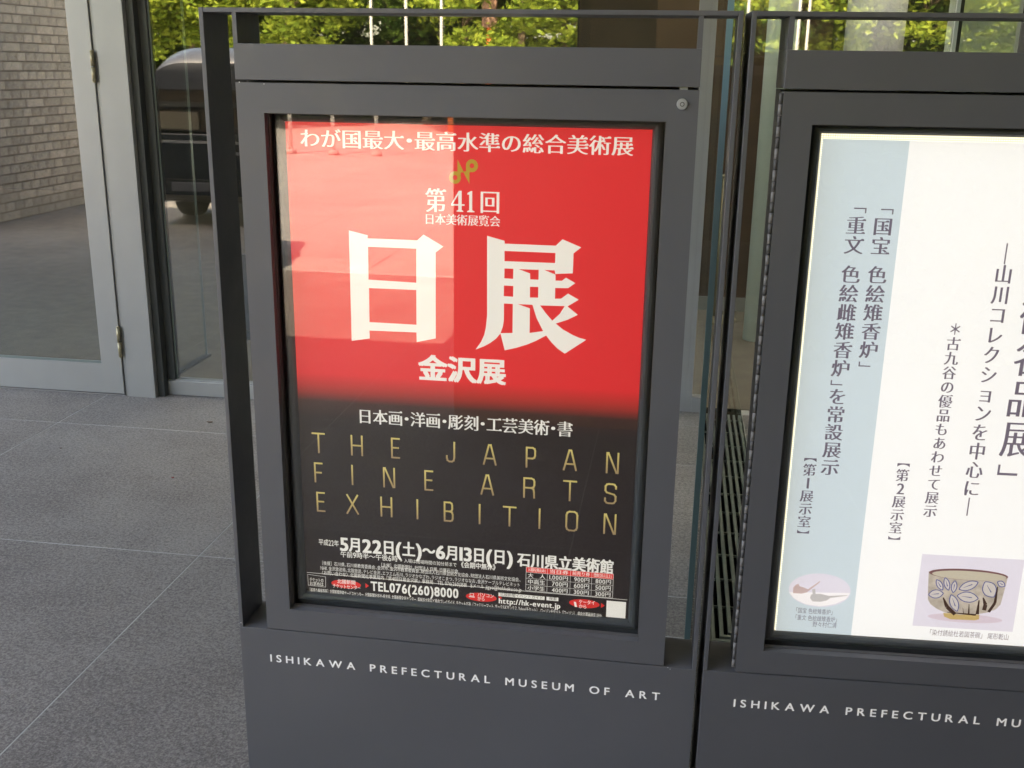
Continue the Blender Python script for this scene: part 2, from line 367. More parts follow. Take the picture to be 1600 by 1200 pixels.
# ---- granite slabs round the entrance, each its own block on a bed of pale mortar
pave = tag(part('pavement', M['joint'], None, (-9.2, GX0, -4.19, F2+.3, -.3, .0002), (GX0, 4.6, -4.19, GY0, -.3, .0002), (GX0+GW, 4.6, GY0+GW, F2+.3, -.3, .0002)), kind='structure')
slabs = {}
J = .0022
def slab(x0, x1, y0, y1):
    if x1-x0 < .03 or y1-y0 < .03: return
    k = (round(x1-x0, 4), round(y1-y0, 4))
    if k not in slabs:
        bm = bmesh.new(); box(bm, J, k[0]-J, J, k[1]-J, -.05, 0)
        slabs[k] = mesh_of('granite_slab', bm, M['granite'], bevel=.001, seg=1)
    link('granite_slab', slabs[k], pave, (x0, y0, .001))
xs = [-1.55+1.25*i for i in range(-6, 5)]; ys = [3.10+1.2*i for i in range(-6, 2)]+[F1+.02]
for i in range(len(xs)-1):
    for j in range(len(ys)-1):
        x0, x1, y0, y1 = xs[i], xs[i+1], ys[j], ys[j+1]
        # keep clear of the grating
        if x1 > GX0 and y1 > GY0:
            if y0 < GY0: slab(x0, x1, y0, GY0)
            if x0 < GX0: slab(x0, GX0, max(y0, GY0), y1)
            xa, ya = max(x0, GX0+GW), max(y0, GY0+GW)
            if x1 > xa and y1 > ya: slab(xa, x1, ya, y1)
        else: slab(x0, x1, y0, y1)
slab(STEP, GX0, F1+.02, F2)
slab(GX0+GW, 3.45, F1+.02, F2)

# ---- steel floor grating, an L with a mitred corner
tag(part('grating_pit', M['pit'], None, (GX0, GX0+GW, GY0, F2+.02, -.3, -.06), (GX0+GW, 3.4, GY0, GY0+GW, -.3, -.06)), kind='structure')
gr = empty('floor_grating', (GX0, GY0, 0))
tag(gr, 'steel bar grating in the granite floor, seen between the two display stands', 'grating')
NB = 8; PT = GW/NB
for i in range(NB):
    o_ = .006+PT*i
    part('grating_bar', M['grate'], gr, (o_, o_+.0115, o_, 2.2, -.022, .0))
    part('grating_bar', M['grate'], gr, (o_+.0115, 3.2, o_, o_+.0115, -.022, -.0002))
part('grating_rim', M['grate'], gr, (0, .0035, 0, 2.2, -.03, .002), (.0035, 3.2, 0, .0035, -.03, .002), (GW-.0035, GW, GW, 2.2, -.03, .002), (GW, 3.2, GW-.0035, GW, -.03, .002))
for k in range(11):
    y = GW+.02+k*.19; part('cross_rod', M['grate'], gr, (.0035, GW-.0035, y, y+.006, -.012, -.004))
for k in range(14):
    x = GW+.05+k*.2; part('cross_rod', M['grate'], gr, (x, x+.006, .0035, GW-.0035, -.012, -.004))

# ---- museum mass above and around the glass: keeps the entrance in the building's shade
bld = empty('museum_building', (0, F2, 0))
tag(bld, 'concrete museum building standing over the glass entrance front', 'building')
def P(name, m_, par, *bx, **k):                     # boxes given in world coordinates
    o = par.location; return part(name, m_, par, *[(b[0]-o.x, b[1]-o.x, b[2]-o.y, b[3]-o.y, b[4]-o.z, b[5]-o.z) for b in bx], **k)
P('upper_wall', M['concrete'], bld, (-14, 14, 4.4, 5.6, 3.6, 8.1))
P('canopy', M['concrete'], bld, (-5.2, 4.59, 1.1, 4.4, 3.62, 3.95)); P('light_block_roof', M['concrete'], bld, (-2.4, 4.59, -6.5, 1.099, 3.62, 3.95)); P('light_block_wall', M['light_block'], bld, (4.6, 5.3, -6.5, 4.4, 0, 9))  # outer roof and right wall are unseen, added to block light there
P('roof', M['concrete'], bld, (-14, -3.5, 5.6, 13, 7.7, 8.1), (6, 14, 5.6, 13, 7.7, 8.1), (-3.5, 6, 8.55, 13, 7.7, 8.1))  # roof left open to feed the invented light well
P('side_wall', M['concrete'], bld, (-14, -13.6, 5.6, 13, 0, 7.7)); P('side_wall', M['concrete'], bld, (13.6, 14, 5.6, 13, 0, 7.7))
P('rear_wall', M['dark'], bld, (-13.6, 13.6, 12.8, 13, 0, 3.5))
P('ceiling', M['dark'], bld, (-13.6, -3.5, 5.6, 12.8, 3.5, 3.7), (6, 13.6, 5.6, 12.8, 3.5, 3.7), (-3.5, 6, 10.5, 12.8, 3.5, 3.7))
P('light_well_wall', M['concrete'], bld, (-3.7, -3.5, 5.6, 10.5, 3.7, 7.7), (6, 6.2, 5.6, 10.5, 3.7, 7.7), (-3.5, 6, 10.5, 10.7, 3.7, 7.7))  # invented light well: its sunlit walls brighten the lobby columns
P('front_wall', M['concrete'], bld, (-14, -6.95, 4.7, 5.6, 0, 3.6)); P('front_wall', M['concrete'], bld, (4.4, 14, 4.9, 5.6, 0, 3.6))
tag(part('lobby_floor', M['lobby'], None, (-13.6, 13.6, 5.6, 13, -.3, .004), (-6.95, 4.4, F2+.08, 5.6, -.3, .004), (-6.95, STEP, F1+.08, F2+.08, -.3, .004)), kind='structure')

# ---- glass front
win = empty('fixed_window', (-2.5, F1, 0))
tag(win, 'tall fixed glass pane on a low sill, right of the door', 'window')
P('sill', M['alu'], win, (-2.5, STEP, F1, F1+.06, .002, .075), bevel=.002)
P('sill_ledge', M['alu'], win, (-2.5, STEP, F1+.012, F1+.06, .075, .081))
P('pane', M['pane'], win, (-2.46, STEP-.012, F1+.022, F1+.034, .081, 3.6))
P('side_bead', M['alu_dark'], win, (-2.5, -2.46, F1+.005, F1+.06, .081, 3.6)); P('glass_edge', M['bead'], win, (-2.4605, -2.452, F1+.0195, F1+.0215, .081, 3.6))
win2 = empty('curtain_wall', (STEP, F2, 0))
tag(win2, 'tall glass panes with slim grey mullions behind the right display stand', 'window')
P('sill', M['alu'], win2, (STEP, .0475, F2, F2+.06, .001, .075), (.0985, .18, F2, F2+.06, .001, .075))
P('return_pane', M['pane'], win2, (STEP-.006, STEP+.006, F1+.04, F2+.02, .02, 3.6))
P('pane', M['pane'], win2, (STEP+.006, .047, F2+.02, F2+.032, .075, 3.6)); P('pane', M['pane'], win2, (.099, 1.139, F2+.02, F2+.032, .0, 3.6)); P('pane', M['pane'], win2, (1.171, 4.4, F2+.02, F2+.032, .0, 3.6))
P('mullion', M['alu'], win2, (.048, .098, F2, F2+.06, .0, 3.6), bevel=.002)
P('mullion', M['wall_white'], win2, (1.14, 1.155, F2, F2+.06, .0, 3.6)); P('mullion_gasket', M['alu_dark'], win2, (1.155, 1.17, F2+.002, F2+.06, .0, 3.6))
fin = empty('glass_fin', (.094, 2.6, 0))
tag(fin, 'glass fin with blue-green edge behind the right edge of the red poster stand', 'glass panel')
P('pane', M['pane'], fin, (.088, .103, 2.612, F2-.003, .003, 2.9)); P('polished_edge', M['glass_edge'], fin, (.088, .103, 2.6, 2.6115, .003, 2.9))

door = empty('glass_door', (-2.70, 4.74, 0))
tag(door, 'aluminium framed glass door with two brass hinges at the left', 'door')
P('stile', M['alu'], door, (-2.813, -2.703, 4.74, 4.785, .012, 2.6), bevel=.002); P('stile', M['alu'], door, (-3.76, -3.65, 4.74, 4.785, .012, 2.6), bevel=.002)
P('bottom_rail', M['alu'], door, (-3.65, -2.813, 4.741, 4.784, .012, .165)); P('top_rail', M['alu'], door, (-3.65, -2.813, 4.741, 4.784, 2.5, 2.6))
P('glazing_bead', M['bead'], door, (-3.65, -2.813, 4.748, 4.756, .165, .177), bevel=.001)
P('pane', M['pane'], door, (-3.65, -2.813, 4.757, 4.767, .165, 2.5))
P('threshold', M['chrome'], door, (-3.76, -2.70, 4.745, 4.79, .001, .006))
for z0, z1 in ((1.53, 1.665), (.21, .36)):
    bm = bmesh.new(); z0 -= 0; zm = (z0+z1)/2
    cyl(bm, (-.0, -.008, z0), (-.0, -.008, zm-.0015), .0095, seg=14); cyl(bm, (0, -.008, zm+.0015), (0, -.008, z1), .0095, seg=14)
    cyl(bm, (0, -.008, z0-.005), (0, -.008, z0), .006, .0085, seg=14); cyl(bm, (0, -.008, z1), (0, -.008, z1+.005), .0085, .006, seg=14)
    obj('hinge', bm, M['brass'], door)
jam = empty('door_jamb', (-2.70, 4.74, 0))
tag(jam, 'wide pale aluminium jamb post between the glass door and the fixed window', 'door frame')
P('rebate', M['alu'], jam, (-2.699, -2.675, 4.750, 4.86, .001, 3.6)); P('post', M['alu'], jam, (-2.675, -2.535, 4.738, 4.80, .001, 3.6), bevel=.0015)
P('shadow_gap', M['alu_dark'], jam, (-2.535, -2.5, 4.77, 4.88, .001, 3.6)); P('head', M['alu'], jam, (-3.80, -2.676, 4.742, 4.86, 2.606, 3.6))
jam2 = empty('side_glazing', (-3.8, 4.76, 0)); tag(jam2, 'aluminium post and glazing left of the glass door, at the edge of the photo', 'window')
P('post', M['alu'], jam2, (-3.87, -3.768, 4.738, 4.86, .001, 3.6)); P('pane', M['pane'], jam2, (-6.9, -3.87, 4.757, 4.767, .1, 3.6)); P('sill', M['alu'], jam2, (-6.9, -3.87, 4.75, 4.8, .001, .1))

# ---- lobby
iw = empty('lobby_wall', (0, 7.4, 0)); tag(iw, 'brown panelled partition wall with pale rail inside the lobby', 'wall')
P('panel', M['wood'], iw, (-.2, .93, 7.42, 7.56, .1, 3.4)); P('skirting', M['alu'], iw, (-.2, .93, 7.405, 7.42, .004, .1))
def column(name, x, y, r_, m_, label, group=None):
    bm = bmesh.new(); cyl(bm, (0, 0, .004), (0, 0, 3.5), r_, seg=48); o = obj(name, bm, m_, loc=(x, y, 0)); tag(o, label, 'column', group); return o
column('round_column', .545, 6.62, .088, M['wall_white'], 'slim round white column inside the glass, left of the white poster stand')
column('round_column', 1.46, 9.1, .225, M['lilac'], 'thick pale lilac round column inside the lobby above the white poster stand')
tag(part('wall_pilaster', M['wall_white'], None, (1.25, 1.52, 5.44, 5.7, .005, 3.5), bevel=.004), 'flat pale grey square column at the upper right corner of the photo', 'column')
pl = empty('stanchion', (.30, 7.1, .004)); tag(pl, 'polished brass stanchion on a round foot in the dim lobby', 'stanchion')
bm = bmesh.new(); cyl(bm, (0, 0, .03), (0, 0, .95), .017, seg=16); obj('pole', bm, M['brass'], pl)
bm = bmesh.new(); cyl(bm, (0, 0, 0), (0, 0, .012), .14, seg=28); cyl(bm, (0, 0, .012), (0, 0, .03), .13, .03, seg=28, caps=False); obj('foot', bm, M['brass'], pl)
bm = bmesh.new(); cyl(bm, (0, 0, .95), (0, 0, .97), .026, seg=16); obj('cap', bm, M['brass'], pl)
sc_ = empty('glass_screen', (-2.62, 5.4, 0)); tag(sc_, 'frameless glass screen running back into the vestibule behind the fixed window', 'glass panel')
P('pane', M['pane_case'], sc_, (-2.63, -2.618, 4.95, 5.53, .006, 3.4)); P('polished_edge', M['bead'], sc_, (-2.63, -2.618, 5.531, 5.536, .006, 3.4)); P('floor_channel', M['alu_dark'], sc_, (-2.645, -2.603, 4.93, 5.55, .004, .014))
ds = empty('folded_stand', (-2.62, 5.95, .004)); tag(ds, 'dark blue upright panel on a low foot with a round end, behind the window', 'stand')
bm = bmesh.new()
vv = [(.02, .06), (.16, .06), (.16, .52), (.06, .52), (.02, .45)]
A = [bm.verts.new((x, 0, z)) for x, z in vv]; B = [bm.verts.new((x, .05, z)) for x, z in vv]
bm.faces.new(A); bm.faces.new(B[::-1])
for i in range(5): bm.faces.new((A[i], A[(i+1) % 5], B[(i+1) % 5], B[i]))
M['navy'] = mat('dark_blue_plastic', (.02, .028, .04), .45)
obj('panel', bm, M['navy'], ds)
part('foot', M['navy'], ds, (-.03, .2, -.02, .07, .0, .055), bevel=.008)
bm = bmesh.new(); cyl(bm, (-.045, -.03, .035), (-.045, .08, .035), .035, seg=20); obj('roller', bm, M['navy'], ds, bevel=0)

# ================================================================== BEHIND THE CAMERA, seen mirrored in the glass
# ---- brick wall in English bond
bw = empty('brick_wall', (-6.93, -.15, 0)); tag(bw, 'beige brick wall mirrored in the glass of the door at the left', 'wall')
CH, BL, JT = .0945, .328, .015
NR, LEN = 30, 2.62
part('mortar_core', M['mortar'], bw, (-.28, .001, -LEN, 0, 0, NR*CH))
bk = {}
for k_, ln in (('s', BL), ('h', BL/2)):
    bm = bmesh.new(); box(bm, -.05, .004, -ln+JT/2, -JT/2, JT/2, CH-JT/2); bk[k_] = mesh_of('brick', bm, M['brick'], bevel=.003, seg=1)
cnt = 0; rest = bmesh.new()
for r_ in range(NR):
    k_ = 'sh'[r_ % 2]; ln = BL if k_ == 's' else BL/2; y = -(BL/4 if k_ == 's' else 0)-.002
    while y-ln > -LEN-.01:
        if cnt < 300: link('brick', bk[k_], bw, (random.uniform(-.0015, .0015), y, r_*CH))
        else: box(rest, -.05, .004, y-ln+JT/2, y-JT/2, r_*CH+JT/2, (r_+1)*CH-JT/2)
        cnt += 1; y -= ln
if cnt > 300: tag(obj('upper_bricks', rest, M['brick'], bw), kind='stuff')
else: rest.free()
# ---- pillar behind the photographer
tag(part('concrete_pillar', M['pillar'], None, (-1.0, .40, -1.5, -.62, 0, 3.618), bevel=.01), 'brown board-marked pillar mirrored above the red poster stand', 'pillar')
# ---- black van
M['van_black'] = mat('black_car_paint', (.006, .006, .007), .18, coat=1); M['van_grey'] = mat('silver_roof_paint', (.07, .073, .085), .3, metal=.2, coat=.5)
M['van_glass'] = mat('brown_reflection_glass', (.05, .034, .02), .25); M['plate'] = mat('number_plate', (.16, .14, .10), .6)  # window brown has the mirrored brick put into its colour
M['lamp_red'] = mat('tail_lamp', (.25, .02, .02), .3); M['tyre'] = mat('tyre', (.02, .02, .02), .8)
van = empty('parked_van', (-4.50, -.72, 0)); tag(van, 'black van with silver roof mirrored in the narrow window beside the door', 'van')
def loft(name, secs, m_, par, smooth=True):
    bm = bmesh.new(); rings = [[bm.verts.new(p) for p in s] for s in secs]; n = len(rings[0])
    for a, b in zip(rings, rings[1:]):
        for i in range(n): f = bm.faces.new((a[i], a[(i+1) % n], b[(i+1) % n], b[i])); f.smooth = smooth
    bm.faces.new(rings[0][::-1]); bm.faces.new(rings[-1]); return obj(name, bm, m_, par)
def rr(wd, z0, z1, rt, y, rb=.05, n=8):
    L = []
    for cx, cz, rd, a0 in ((wd-rt, z1-rt*.55, rt, 0), (-wd+rt, z1-rt*.55, rt, 90), (-wd+rb, z0+rb, rb, 180), (wd-rb, z0+rb, rb, 270)):
        for k in range(n+1):
            t = R(a0+90*k/n); L.append((cx+rd*math.cos(t), y, cz+rd*(.55 if rd == rt else 1)*math.sin(t)))
    return L
loft('body', [rr(.84, .24, .92, .05, 0), rr(.86, .20, .95, .05, -.12), rr(.87, .18, .97, .05, -3.6), rr(.82, .22, .80, .1, -4.2)], M['van_black'], van)
loft('window_band', [rr(.85, .95, 1.36, .03, -.03, .02), rr(.855, .95, 1.37, .03, -.2, .02), rr(.855, .97, 1.37, .03, -3.0, .02), rr(.8, .97, 1.1, .03, -3.5, .02)], M['van_glass'], van)
loft('roof', [rr(.86, 1.362, 1.62, .42, -.02, .02), rr(.872, 1.375, 1.77, .5, -.3, .02), rr(.872, 1.375, 1.78, .5, -2.4, .02), rr(.80, 1.375, 1.5, .3, -3.1, .02)], M['van_grey'], van)
part('bumper', M['van_black'], van, (-.86, .86, .0, .1, .28, .46), bevel=.03); part('trim_strip', M['alu'], van, (-.75, .75, .005, .02, .835, .862))
part('window_bar', M['alu_dark'], van, (-.82, .82, -.03, -.012, 1.19, 1.24)); part('number_plate', M['plate'], van, (-.78, -.34, -.03, -.008, .97, 1.14))
for sx in (-1, 1):
    part('tail_lamp', M['lamp_red'], van, (sx*.83-.05, sx*.83+.02, -.02, .012, .60, .80), bevel=.01)
    for y in (-.75, -3.4):
        wbm = bmesh.new(); cyl(wbm, (sx*.72, y, .31), (sx*.89, y, .31), .31, seg=28); wo = obj('wheel', wbm, M['tyre'], van)
        wbm = bmesh.new(); cyl(wbm, (sx*.88, y, .31), (sx*.897, y, .31), .19, seg=20); obj('rim', wbm, M['lock'], wo)
part('tailgate_seam', M['alu_dark'], van, (-.78, -.772, .004, .012, .47, .93), (.772, .78, .004, .012, .47, .93), (-.78, .78, .004, .012, .466, .474)); part('door_handle', M['alu'], van, (-.12, .12, .012, .03, .73, .76), bevel=.006)
part('rear_wiper', M['alu_dark'], van, (-.05, .42, -.012, .0, .985, 1.0)); [part('window_post', M['van_black'], van, (x, x+.06, -.03, .002, .93, 1.37)) for x in (-.86, .80)]
M['patch_grey'] = mat('bumper_patch_grey', (.09, .095, .11), .8)
part('bumper_patch', M['patch_grey'], van, (-.62, -.1, .10, .125, .36, .455), bevel=.01)  # plain paler block across the bumper
# ---- flagpoles
for k, (rx, D) in enumerate(((-.2899, 25), (-.2566, 25), (-.2233, 25), (.0522, 24), (.0961, 24), (.1042, 27))):
    bm = bmesh.new(); cyl(bm, (0, 0, .1), (0, 0, 9), .036, .022, seg=14)
    t = empty('flagpole', (rx*D, 2*(F1 if rx < 0 else F2)-D, 0))
    tag(t, ['leftmost', 'second from the left', 'third from the left', 'fourth from the left', 'fifth from the left', 'rightmost'][k]+' of six white flagpoles mirrored above the stands', 'flagpole', 'white flagpoles on the plaza')
    obj('pole', bm, M['pole_white'], t); bm = bmesh.new(); cyl(bm, (0, 0, 0), (0, 0, .1), .11, .09, seg=16); obj('foot', bm, M['concrete'], t)
    bm = bmesh.new(); bmesh.ops.create_uvsphere(bm, u_segments=12, v_segments=8, radius=.05, matrix=Matrix.Translation((0, 0, 9.03))); obj('finial', bm, M['brass'], t)
# ---- trees
def crown_mesh(seed, rx, rz, nclump, nleaf, ls, m_):
    rd = random.Random(seed); V = []; F = []
    for c in range(nclump):
        while True:
            p = Vector((rd.uniform(-1, 1), rd.uniform(-1, 1), rd.uniform(-1, 1)))
            if .35 < p.length < 1: break
        cx = Vector((p.x*rx*(1-.25*max(p.z, 0)), p.y*rx*(1-.25*max(p.z, 0)), p.z*rz)); cr_ = rd.uniform(.35, .75)
        for k in range(nleaf):
            q = Vector((rd.gauss(0, .5), rd.gauss(0, .5), rd.gauss(0, .28)))*cr_
            a = Vector((rd.gauss(0, 1), rd.gauss(0, 1), rd.gauss(0, .5))).normalized(); b = a.cross(Vector((rd.gauss(0, 1), rd.gauss(0, 1), rd.gauss(0, 1)))).normalized()
            s_ = ls*rd.uniform(.6, 1.3); o_ = len(V); q += cx
            V += [q-a*s_, q-b*s_*.45, q+a*s_, q+b*s_*.45]; F.append((o_, o_+1, o_+2, o_+3))
    me = bpy.data.meshes.new('crown'); me.from_pydata([tuple(v) for v in V], [], F); me.materials.append(m_); return me
crowns = [crown_mesh(1, 3.0, 3.2, 150, 70, .13, M['leaf_a']), crown_mesh(2, 2.6, 3.6, 150, 70, .12, M['leaf_b']), crown_mesh(3, 3.3, 3.0, 160, 70, .13, M['leaf_a']), crown_mesh(4, 3.4, 4.5, 150, 60, .15, M['leaf_c'])]
def trunk_mesh(seed, h):
    rd = random.Random(seed); bm = bmesh.new(); p = Vector((0, 0, 0)); r0 = .16
    for k in range(5):
        q = p+Vector((rd.uniform(-.1, .1), rd.uniform(-.1, .1), h/5)); cyl(bm, p, q, r0, r0*.85, seg=9, caps=(k == 0)); r0 *= .85; p = q
    for k in range(8):
        a = rd.uniform(0, 6.28); z = h*rd.uniform(.45, .8); e = Vector((math.cos(a)*1.7, math.sin(a)*1.7, z+rd.uniform(.8, 1.8))); cyl(bm, (0, 0, z), e, .06, .02, seg=6, caps=False)
    return mesh_of('trunk', bm, M['bark'])
trunks = [trunk_mesh(i, 6) for i in range(3)]
kinds = {0: 'yellow-green broadleaf tree', 1: 'mid-green slender tree', 2: 'spreading yellow-green tree', 3: 'dark evergreen tree'}
TG = 'trees at the edge of the plaza'
def tree(rx, D, k, zc, s_, where):
    t = empty('tree', (rx*D, 9.66-D, 0), random.uniform(0, 6.28)); t.scale = (s_,)*3
    tag(t, (kinds[k]+' mirrored '+where) if D < 42 else 'tall '+kinds[k]+' standing in the rear row of mirrored trees', 'tree', TG)
    link('trunk', trunks[k % 3], t); link('crown', crowns[k], t, (0, 0, zc))
spec = [(-.66, 36, 1, 5.0, 1, 'of the door at far left'), (-.57, 37, 3, 5.2, 1, 'over the door jamb'), (-.515, 33, 0, 4.3, 1, 'left of the van roof'), (-.465, 35, 2, 4.4, 1.05, 'over the van roof'), (-.41, 38, 3, 5.4, 1, 'over the left post of the red poster stand'), (-.375, 33, 0, 4.2, .9, 'above the left end of the red poster stand'),
        (-.325, 40, 1, 5.8, 1.1, 'left of the first flagpole'), (-.275, 37, 3, 5.6, 1, 'between the first two flagpoles'), (-.245, 38, 1, 5.3, 1, 'between the second and third flagpoles'), (-.20, 36, 2, 5.0, 1, 'right of the third flagpole'), (-.15, 33, 0, 4.3, 1, 'right of the brown notice post'), (-.11, 36, 2, 4.8, 1, 'left of the brown pillar'),
        (-.06, 38, 1, 5.2, 1, 'behind the brown pillar'), (0, 37, 3, 5.2, 1, 'behind the middle of the brown pillar'), (.045, 34, 1, 4.8, 1, 'in the gap between the stands'), (.09, 33, 0, 4.1, 1, 'beside the slim white column'), (.125, 36, 1, 5.0, 1, 'left of the lilac column'), (.17, 36, 3, 5.0, 1, 'on the lilac column'), (.205, 34, 2, 4.5, 1, 'right of the lilac column'), (.26, 36, 1, 5, 1, 'on the flat pale column'), (.31, 34, 0, 4.5, 1, 'at the far right')]
for a in spec: tree(*a)
for i in range(22):
    rx = -.72+i*.052; D = 44+random.uniform(-2, 3); tree(rx, D, [3, 1, 3, 2][i % 4], 5.5+random.uniform(-.5, 2.5), 1.25, 'in the row behind, '+('left' if rx < -.35 else 'middle' if rx < .05 else 'right')+f' part, number {i+1} from the left')
def shrub_mass(name, x0, x1, y0, y1, h, n_, m_, label):
    rd = random.Random(name); V = []; F = []
    for k in range(n_):
        q = Vector((rd.uniform(x0, x1), rd.uniform(y0, y1), h*(1-abs(rd.gauss(0, .25)))))
        q.z = max(.05, q.z) if rd.random() < .6 else rd.uniform(.05, h)
        a = Vector((rd.gauss(0, 1), rd.gauss(0, 1), rd.gauss(0, .7))).normalized(); b = a.cross(Vector((rd.gauss(0, 1), rd.gauss(0, 1), rd.gauss(0, 1)))).normalized(); s_ = rd.uniform(.08, .18); o_ = len(V)
        V += [q-a*s_, q-b*s_*.5, q+a*s_, q+b*s_*.5]; F.append((o_, o_+1, o_+2, o_+3))
    me = bpy.data.meshes.new(name); me.from_pydata([tuple(v) for v in V], [], F); me.materials.append(m_); o = link(name, me); tag(o, label, 'shrubs', kind='stuff')
shrub_mass('undergrowth', -34, 16, -36, -27, 2.6, 60000, M['leaf_c'], 'dark undergrowth below the trees at the edge of the plaza')
M['hedge_core'] = mat('hedge_inner_twigs', (.02, .025, .01), .9)
hd = empty('added_hedge', (0, 0, 0)); tag(hd, 'dark hedge added to hide the sunlit plaza, mirrored low behind the slim white column', 'hedge')  # added to keep bright paving out of the white poster's reflection
part('inner_twigs', M['hedge_core'], hd, (.75, 4.5, -2.75, -2.0, 0, 1.72))
def hedge_leaves():
    rd = random.Random(5); V = []; F = []
    for k in range(14000):
        f = rd.random(); x = rd.uniform(.7, 4.55)
        q = Vector((x, rd.uniform(-2.8, -1.95), 1.74+rd.uniform(-.05, .07))) if f < .4 else Vector((x, -1.98+rd.uniform(-.05, .05), rd.uniform(0, 1.8)))
        a = Vector((rd.gauss(0, 1), rd.gauss(0, 1), rd.gauss(0, 1))).normalized(); b = a.cross(Vector((rd.gauss(0, 1), rd.gauss(0, 1), rd.gauss(0, 1)))).normalized(); s_ = rd.uniform(.02, .045); o_ = len(V)
        V += [q-a*s_, q-b*s_*.5, q+a*s_, q+b*s_*.5]; F.append((o_, o_+1, o_+2, o_+3))
    me = bpy.data.meshes.new('foliage'); me.from_pydata([tuple(v) for v in V], [], F); me.materials.append(M['leaf_c']); tag(link('foliage', me, hd), kind='stuff')
hedge_leaves()
shrub_mass('far_wood', -60, 40, -58, -48, 9, 60000, M['leaf_c'], 'far dark wood behind the rows of trees')
ps = empty('notice_post', (-.178*33, 9.66-33, 0)); tag(ps, 'brown notice box on an orange post mirrored above the red poster stand', 'sign post')
M['orange'] = mat('orange_paint', (.75, .16, .03), .5); M['redwood'] = mat('reddish_board', (.30, .16, .11), .7)
bm = bmesh.new(); cyl(bm, (0, 0, 0), (0, 0, 2.75), .09, seg=16); obj('post', bm, M['orange'], ps); part('notice_box', M['redwood'], ps, (-.22, .22, -.1, .1, 2.75, 5.2), bevel=.02)

# ================================================================== THE TWO DISPLAY STANDS
W_, DP = 1.020, .115
Z_BASE, Z_TOP = .400, 1.722
U0, U1 = .066, .951                # cabinet
O0, O1, OZ0, OZ1 = .121, .895, .455, 1.529   # opening
def ring(bm, x0, x1, z0, z1, prof):
    """mitred frame; prof = list of (inset, y)"""
    loops = []
    for d, y in prof: loops.append([bm.verts.new(p) for p in ((x0+d, y, z0+d), (x1-d, y, z0+d), (x1-d, y, z1-d), (x0+d, y, z1-d))])
    for a, b in zip(loops, loops[1:]):
        for i in range(4):
            f = bm.faces.new((a[i], a[(i+1) % 4], b[(i+1) % 4], b[i])); f.smooth = False
def make_stand(loc, rz, label, hinge=True):
    s = empty('display_stand', loc, rz); tag(s, label, 'display stand', 'museum poster display stands')
    bb = part('base_box', M['steel'], s, (0, W_, 0, DP+.01, .004, Z_BASE), bevel=.0012)
    t = .0088
    for x in (0, W_-t): part('side_post', M['steel'], s, (x, x+t, 0, DP, Z_BASE+.0005, Z_TOP), bevel=.0006, seg=1)
    part('top_bar', M['steel'], s, (t+.0003, W_-t-.0003, 0, DP, Z_TOP-t, Z_TOP-.0002), bevel=.0006, seg=1)
    for x in (U0, U1-t): part('strut', M['steel'], s, (x, x+t, .0005, DP-.001, 1.6575, Z_TOP-t-.0003))
    part('header_panel', M['steel'], s, (U0, U1, 0, DP, 1.5905, 1.657), bevel=.0010)
    part('cabinet_body', M['steel_in'], s, (U0+.001, U1-.001, .052, DP, Z_BASE+.001, 1.5885), (U0+.001, O0-.004, .0185, .052, Z_BASE+.001, 1.5855), (O1+.004, U1-.001, .0185, .052, Z_BASE+.001, 1.5855))
    dr = part('door_frame', M['steel'], s, (U0, O0, 0, .018, Z_BASE+.003, 1.5855), (O1, U1, 0, .018, Z_BASE+.003, 1.5855), (O0, O1, .0, .018, Z_BASE+.003, OZ0), (O0, O1, .0, .018, OZ1, 1.5855))
    bm = bmesh.new(); ring(bm, O0-.001, O1+.001, OZ0-.001, OZ1+.001, [(.0, .0175), (.003, .018), (.003, .0275)]); ro = obj('gasket', bm, M['chrome_dark'], dr)
    bm = bmesh.new(); pr = [(.0032, .046), (.006, .0400), (.011, .0355), (.016, .0345), (.021, .0365), (.0245, .0405), (.0255, .0448)]
    ring(bm, O0, O1, OZ0+.0, OZ1+.008, pr); obj('snap_frame', bm, M['bezel'], s)
    part('backing_board', M['bezel'], s, (O0+.002, O1-.002, .0455, .0515, OZ0+.002, OZ1+.01))
    part('glass_pane', M['pane_case'], s, (O0-.003, O1+.003, .0285, .0315, OZ0-.003, OZ1+.003))
    lk = bmesh.new(); cyl(lk, (.9215, -.004, 1.5605), (.9215, .001, 1.5605), .0092, .0105, seg=28); lo = obj('lock', lk, M['lock'], dr)
    lk = bmesh.new(); cyl(lk, (.9215, -.0052, 1.5603), (.9215, -.003, 1.5603), .0042, seg=20); obj('key_slot', lk, M['chrome_dark'], lo)
    lk = bmesh.new(); cyl(lk, (.9215, -.0062, 1.5603), (.9215, -.005, 1.5603), .0027, seg=16); obj('key_pin', lk, M['lock'], lo)
    part('latch_plate', M['lock'], dr, (.915, .930, .006, .010, 1.584, 1.593))
    hs = []
    L = (1.583-Z_BASE-.012)/60
    ms = []
    for m_ in (M['chrome'], M['chrome_dark']):
        b_ = bmesh.new(); cyl(b_, (0, 0, .0004), (0, 0, L-.0004), .0038, seg=12); ms.append(mesh_of('hinge_knuckle', b_, m_))
    for k in range(60 if hinge else 0): link('hinge_knuckle', ms[k % 2], s, (U0-.0038, .0035, Z_BASE+.012+k*L))
    return s, bb
S1, bb1 = make_stand((-.9225, 2.0147, 0), 0, 'dark grey steel display stand holding the red and black poster', hinge=False)
S2, bb2 = make_stand((.112, 2.0153, 0), R(2.88), 'dark grey steel display stand with the white poster, cut off by the right edge')
